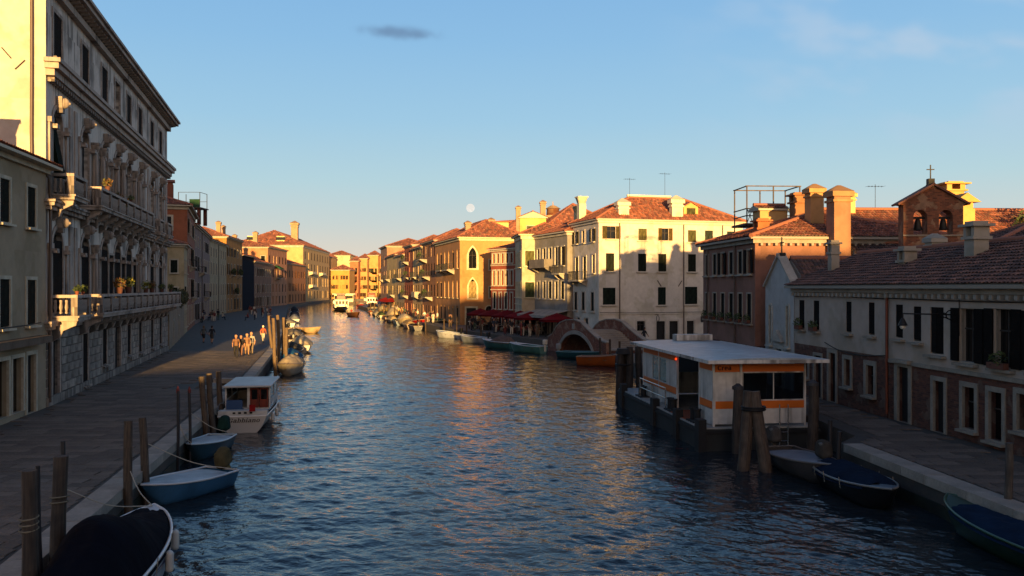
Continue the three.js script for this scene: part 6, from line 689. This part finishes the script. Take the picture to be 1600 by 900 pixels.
  [[953, 530, 71, 'near'], [968, 533, 69, 'second'], [938, 528, 74, 'third']].forEach(([u, v, d, n]) => pole(u, v, null, d, 0.1, `thin brown pole before the small bridge steps, ${n} of three`, { m: wood(0x4f3c2e), group: 'poles by the small bridge' }));
  [[800, 497, 107], [784, 495, 110], [818, 500, 103], [770, 498, 114], [690, 490, 132], [704, 497, 127]].forEach(([u, v, d], i) => pole(u, v, along(RE, d) - 0.5, d, 0.1, 'wooden pole standing in the water before the restaurant', { m: wood(0x55422f), group: 'poles before the restaurant' }));
  for (let i = 0; i < 7; i++) { const d = 150 + i * 11; pole(0, 0, along(RE, d) - 0.6, d, 0.13, 'sunlit pole in the water along the far quay', { m: wood(0x6a5238), group: 'poles along the sunlit far quay' }).scale.y = 3.4 / (EYE + 450 * d / F + 0.6); }
}
// ---------- people ----------
const bodies = {};
function body(pose) { // one skin from tapered bones joined with a smooth minimum, meshed on a grid
  if (bodies[pose]) return bodies[pose]; const J = { stand: { hipY: 0.9, l: [[0.1, 0.9, 0], [0.11, 0.5, 0.03], [0.11, 0.08, -0.02], [0.12, 0.035, 0.14]], r: [[-0.1, 0.9, 0], [-0.11, 0.5, 0.02], [-0.11, 0.08, -0.02], [-0.12, 0.035, 0.14]], al: [[0.19, 1.4, 0], [0.25, 1.12, -0.02], [0.24, 0.88, 0.1]], ar: [[-0.19, 1.4, 0], [-0.25, 1.12, -0.02], [-0.22, 0.9, 0.12]] },
    walk: { hipY: 0.88, l: [[0.1, 0.88, 0], [0.11, 0.5, 0.2], [0.11, 0.1, 0.26], [0.11, 0.05, 0.4]], r: [[-0.1, 0.88, 0], [-0.11, 0.48, -0.05], [-0.11, 0.14, -0.32], [-0.11, 0.045, -0.2]], al: [[0.19, 1.38, 0], [0.24, 1.12, -0.16], [0.23, 0.9, -0.12]], ar: [[-0.19, 1.38, 0], [-0.24, 1.12, 0.12], [-0.22, 0.93, 0.28]] },
    sit: { hipY: 0.52, l: [[0.1, 0.52, 0], [0.12, 0.52, 0.42], [0.12, 0.1, 0.44], [0.12, 0.035, 0.58]], r: [[-0.1, 0.52, 0], [-0.12, 0.52, 0.42], [-0.12, 0.1, 0.42], [-0.12, 0.035, 0.56]], al: [[0.19, 1.02, 0], [0.25, 0.78, 0.08], [0.14, 0.8, 0.34]], ar: [[-0.19, 1.02, 0], [-0.25, 0.78, 0.08], [-0.1, 0.84, 0.34]] } }[pose];
  const h = J.hipY, sh = J.al[0][1], lean = pose === 'walk' ? 0.05 : pose === 'sit' ? 0.04 : 0; const bones = [];
  const add = (a, b, ra, rb, c) => bones.push([a, b, ra, rb, c]);
  add([0, h + 0.04, 0], [0, h + 0.28, 0.01], 0.15, 0.13, 1); add([0, h + 0.28, 0.01], [0, sh - 0.05, lean], 0.13, 0.155, 1); add([-0.11, sh - 0.02, lean], [0.11, sh - 0.02, lean], 0.085, 0.085, 1); add([0, sh, lean], [0, sh + 0.13, lean + 0.01], 0.055, 0.05, 0);
  const hc = sh + 0.25; add([0, hc - 0.04, lean + 0.03], [0, hc + 0.04, lean + 0.01], 0.085, 0.098, 0); add([0, hc - 0.02, lean + 0.1], [0, hc - 0.045, lean + 0.13], 0.018, 0.016, 0); add([0, hc + 0.05, lean - 0.015], [0, hc + 0.0, lean - 0.045], 0.1, 0.09, 3); for (const s of [-1, 1]) add([s * 0.09, hc, lean + 0.01], [s * 0.095, hc + 0.03, lean], 0.018, 0.018, 0);
  for (const L of [J.l, J.r]) { add(L[0], L[1], 0.1, 0.068, 2); add(L[1], L[2], 0.066, 0.042, 2); add(L[2], L[3], 0.045, 0.035, 4); }
  for (const A of [J.al, J.ar]) { const o = (p) => [p[0], p[1], p[2] + lean]; add(o(A[0]), o(A[1]), 0.06, 0.045, 1); add(o(A[1]), o(A[2]), 0.043, 0.032, 0); const w = A[2], dx = w[0] - A[1][0], dy = w[1] - A[1][1], dz = w[2] - A[1][2], n = Math.hypot(dx, dy, dz); add(o(w), [w[0] + dx / n * 0.08, w[1] + dy / n * 0.08, w[2] + lean + dz / n * 0.08], 0.04, 0.028, 0); for (let k = -1; k <= 1; k++) add([w[0] + dx / n * 0.08, w[1] + dy / n * 0.08, w[2] + lean + dz / n * 0.08 + k * 0.022], [w[0] + dx / n * 0.16, w[1] + dy / n * 0.16, w[2] + lean + dz / n * 0.15 + k * 0.028], 0.014, 0.01, 0); }
  const R = 58, mc = new MarchingCubes(R, M.skin, false, false, 60000), cy = pose === 'sit' ? 0.68 : 0.88, sc = [0.5, pose === 'sit' ? 0.76 : 0.98, pose === 'sit' ? 0.78 : 0.58], half = R / 2;
  const sd = (b, p) => { const [a, c, ra, rb] = b, bx_ = c[0] - a[0], by = c[1] - a[1], bz = c[2] - a[2], px = p[0] - a[0], py = p[1] - a[1], pz = p[2] - a[2], t = clamp((px * bx_ + py * by + pz * bz) / (bx_ * bx_ + by * by + bz * bz + 1e-9)); return Math.hypot(px - bx_ * t, py - by * t, pz - bz * t) - lerp(ra, rb, t); };
  const field = (p) => { let m = 9; for (const b of bones) { const d = sd(b, p), k = b[2] < 0.03 ? 0.008 : 0.035, hh = clamp(0.5 + 0.5 * (m - d) / k); m = lerp(m, d, hh) - k * hh * (1 - hh); } return m; };
  for (let k = 0; k < R; k++) for (let j = 0; j < R; j++) for (let i = 0; i < R; i++) mc.field[i + j * R + k * R * R] = -field([(i - half) / half * sc[0], cy + (j - half) / half * sc[1], (k - half) / half * sc[2] + (pose === 'sit' ? 0.16 : 0)]);
  mc.isolation = 0; mc.update(); const n = mc.count, pos = new Float32Array(n * 3), reg = new Uint8Array(n);
  for (let i = 0; i < n; i++) { const p = [mc.positionArray[i * 3] * sc[0], cy + mc.positionArray[i * 3 + 1] * sc[1], mc.positionArray[i * 3 + 2] * sc[2] + (pose === 'sit' ? 0.16 : 0)]; pos.set(p, i * 3); let best = 9, c = 0; for (const b of bones) { const d = sd(b, p); if (d < best) { best = d; c = b[4]; } } if (c === 1 && p[1] < h + 0.04) c = 2; reg[i] = c; }
  const g = new THREE.BufferGeometry(); g.setAttribute('position', new THREE.BufferAttribute(pos, 3)); const nr = new Float32Array(n * 3); for (let i = 0; i < n; i++) { const e = 0.01, p = [pos[i * 3], pos[i * 3 + 1], pos[i * 3 + 2]], q = [0, 1, 2].map((a) => { const u = p.slice(), w = p.slice(); u[a] += e; w[a] -= e; return field(u) - field(w); }), l = Math.hypot(...q) || 1; nr.set(q.map((v) => v / l), i * 3); } g.setAttribute('normal', new THREE.BufferAttribute(nr, 3));
  return (bodies[pose] = { g, reg });
}
const HAIR = [0x1d1612, 0x2c2018, 0x4a3522, 0x6a5238], SKIN = [0x9a7056, 0xa67c60, 0x8a6048];
function person(x, d, pose, face, label, { top = 0x333333, low = 0x222222, bareLegs, hair, group, bag, y = Q } = {}) {
  const { g, reg } = body(pose), col = new Float32Array(reg.length * 3), skin = new THREE.Color(pick(SKIN)), cs = [skin, new THREE.Color(top), new THREE.Color(low), new THREE.Color(hair ?? pick(HAIR)), new THREE.Color(0x1c1a1a)], P = g.attributes.position;
  for (let i = 0; i < reg.length; i++) { let c = cs[reg[i]]; if (reg[i] === 2 && bareLegs && P.getY(i) < 0.5 && pose !== 'sit') c = skin; col.set([c.r, c.g, c.b], i * 3); }
  const q = new THREE.BufferGeometry(); q.setAttribute('position', P); q.setAttribute('normal', g.attributes.normal); q.setAttribute('color', new THREE.BufferAttribute(col, 3));
  const m = single('person', label, 'person', q, M.skin, group); const s = rr(0.94, 1.04); m.scale.setScalar(s); m.position.set(x, y, -d); m.rotation.y = face;
  if (bag) { const b = new RoundedBoxGeometry(0.3, 0.42, 0.18, 2, 0.06); b.translate(0, 1.2, -0.2); obj('backpack', b, cloth(bag), m); }
  return m;
}
{
  const at = (u, v) => { const d = (EYE - Q) * F / (v - 450); return [(u - 800) * d / F, d]; };
  const w = (u, v, pose, face, label, o) => { const [x, d] = at(u, v); return person(x, d, pose, face, label, o); };
  w(318, 536, 'walk', 3.0, 'person in grey top and dark shorts walking in the shaded part of the quay', { top: 0x4a4a44, low: 0x15151a, bareLegs: 1 }); w(331, 537, 'walk', 3.2, 'person in black top walking beside the one in shorts', { top: 0x0f0f12, low: 0x3a3532, bareLegs: 1 });
  w(369, 559, 'walk', 0.2, 'person in brown top and dark trousers at the edge of the sunlit group', { top: 0x6a4a34, low: 0x14110f }); w(377, 557, 'walk', 0.0, 'person in dark vest within the sunlit walking group', { top: 0x1c1a1e, low: 0x6a4a3a, bag: 0x3a1a1a }); w(386, 556, 'walk', 0.3, 'person in tan clothes in the middle of the sunlit group', { top: 0x7a5a40, low: 0x8a6a4a }); w(393, 554, 'walk', 0.1, 'person in white shirt at the water end of the sunlit group', { top: 0x9a9284, low: 0x6a5c4a });
  w(411, 535, 'walk', 3.1, 'person in white trousers and orange top walking alone by the poles', { top: 0xa04a28, low: 0xa8a08e, hair: 0xc9b89a });
  const CN = { 0x2a2a2e: 'charcoal', 0x5a4a3a: 'brown', 0x8a8478: 'grey', 0x1d2a3a: 'navy', 0x6a2a22: 'dark red', 0xa8a090: 'beige', 0x3a4a3a: 'green', 0xb8b0a0: 'cream', 0x14141a: 'black', 0xd0c8b8: 'white', 0xc89a6a: 'tan' }, used = new Set();
  const outfit = (where, pal, bottoms) => { let t, l, k = 0; do { t = pick(pal); l = pick(bottoms); } while (used.has(where + t + l) && k++ < 60); used.add(where + t + l); return { top: t, low: l, say: `${CN[t]} top and ${CN[l]} trousers` }; };
  const cols = [0x2a2a2e, 0x5a4a3a, 0x8a8478, 0x1d2a3a, 0x6a2a22, 0xa8a090, 0x3a4a3a, 0xb8b0a0, 0x14141a];
  for (let i = 0; i < 16; i++) { const f = outfit('bar', cols, cols), p = i % 3 ? 'stand' : 'sit'; w(rr(384, 424), rr(488, 502), p, rr(0, 6.28), `${p === 'sit' ? 'seated' : 'standing'} person in ${f.say} outside the bars on the shaded quay`, { ...f, group: 'crowd outside the bars on the shaded quay' }); }
  for (let i = 0; i < 9; i++) { const f = outfit('cafe', cols, cols), p = i % 2 ? 'sit' : 'stand'; w(rr(316, 350), rr(499, 505), p, rr(0, 6.28), `${p === 'sit' ? 'seated' : 'standing'} person in ${f.say} by the cafe doorway`, { ...f, group: 'people by the cafe doorway' }); }
  for (const [x, d, a, i, s] of seats) { const f = outfit('din' + i + s, cols, cols); person(x, d, 'sit', Math.PI * 1.5 + a, `diner in ${f.say}, ${s} side, ${['farthest', 'second', 'middle', 'fourth', 'last'][i]} red parasol`, { ...f, group: 'diners under the red parasols', y: Q - 0.06 }); }
  for (let i = 0; i < 14; i++) { const d = rr(92, 119), f = outfit('res', cols, cols); person(along(RE, d) + rr(0.7, 1.8), d, 'stand', rr(0, 6.28), `person in ${f.say} standing beside the restaurant tables`, { ...f, group: 'people standing beside the restaurant' }); }
  for (let i = 0; i < 26; i++) { const d = rr(128, 200), f = outfit('far', [...cols, 0xd0c8b8, 0xc89a6a], cols); person(along(RE, d) + rr(0.8, 3), d, i % 2 ? 'stand' : 'walk', rr(0, 6.28), `person in ${f.say} on the sunlit far quay`, { ...f, group: 'people on the sunlit far quay' }); }
  person(12.4, 80.5, 'walk', 2.0, 'person crossing the top of the small bridge steps', { top: 0x1a1a1e, low: 0x20242c, y: Q });
  { const d = 6.4 * F / 45 + 2.4; person((549 - 800) * d / F, d, 'stand', 0.4, 'driver standing in the open brown motorboat', { top: 0x8a2a1c, low: 0x2a2420, y: 0.12 }); }
  w(1590 - 480, 556, 'stand', 2.6, 'person waiting inside the landing stage', { top: 0x15151a, low: 0x15151a }).position.set(9.2, 0.92, -37.6);
  // far quay market clutter: two big red parasols in the sun
  for (const [u, d, la] of [[617, 196, 'sunlit red parasol farther along the far quay'], [606, 208, 'farthest sunlit red parasol on the far quay']]) { const x = along(RE, d) + 2.4, g = thing('parasol', la, 'parasol', [x, Q, -d], 0.4, 'sunlit parasols on the far quay'); obj('pole', cyl(0.05, 0.05, 2.7, 8), wood(0x4a3022), g); obj('canopy', new THREE.ConeGeometry(2.8, 0.9, 8, 1, true).translate(0, 2.7, 0), cloth(0xa3241e), g); }
}
// ---------- what stands behind the camera and shades the near canal ----------
{
  const b = thing('footbridge', 'stone footbridge that the view is taken from', 'bridge', [0, 0, 0]), prof = [[-19, 2.2], [-16, 4.7], [-13, 5.0], [-9, 5.15], [-5.6, 5.2], [-1, 5.85], [3.5, 6.0], [9, 5.6], [15, 4.4], [21, 2.2]];
  const s = new THREE.Shape(); s.moveTo(-19, -0.8); s.lineTo(21, -0.8); for (const p of prof.slice().reverse()) s.lineTo(...p); s.closePath(); for (const [c, r, h] of [[-3.8, 2.2, 1.6], [3.6, 3.6, 2.6], [11, 2.2, 1.6]]) { const p = new THREE.Path(); p.moveTo(c - r, -0.5); p.lineTo(c + r, -0.5); p.absellipse(c, -0.5, r, h + 0.5, 0, Math.PI, false); s.holes.push(p); }
  obj('spandrel', new THREE.ExtrudeGeometry(s, { depth: 0.4, bevelEnabled: false, curveSegments: 16 }).translate(0, 0, 0.25), stone(0x9a8f84), b); obj('spandrel', new THREE.ExtrudeGeometry(s, { depth: 0.4, bevelEnabled: false, curveSegments: 16 }).translate(0, 0, 5.4), stone(0x9a8f84), b);
  const dk = new THREE.Shape(); dk.moveTo(prof[0][0], prof[0][1] - 1.3); for (const p of prof) dk.lineTo(p[0], p[1] - 1.0); for (const p of prof.slice().reverse()) dk.lineTo(p[0], p[1] - 1.4); obj('deck', new THREE.ExtrudeGeometry(dk, { depth: 4.7, bevelEnabled: false }).translate(0, 0, 0.68), stone(0x8a8178), b);
  house({ label: 'tall house behind the viewpoint beside the footbridge', p0: [19.6, -44], p1: [26.4, -44], base: Q, h: 15, m: stucco(0xa8957c), roof: 0, cornice: 0, ...{ D: 16 } });
  house({ label: 'lower house behind the viewpoint next to the tall one', p0: [26.5, -44], p1: [36, -44], D: 16, h: 13.0, m: stucco(0xa8957c), roof: 0, cornice: 0 });
  house({ label: 'tallest house behind the viewpoint on the side of the sun', p0: [36.1, -44], p1: [44, -44], D: 16, h: 16.8, m: stucco(0x9c8a74), roof: 0, cornice: 0 });
  house({ label: 'last house of the row behind the viewpoint', p0: [44.1, -44], p1: [75, -44], D: 16, h: 14.5, m: stucco(0x9c8a74), roof: 0, cornice: 0 });
}
renderer.render(scene, camera);
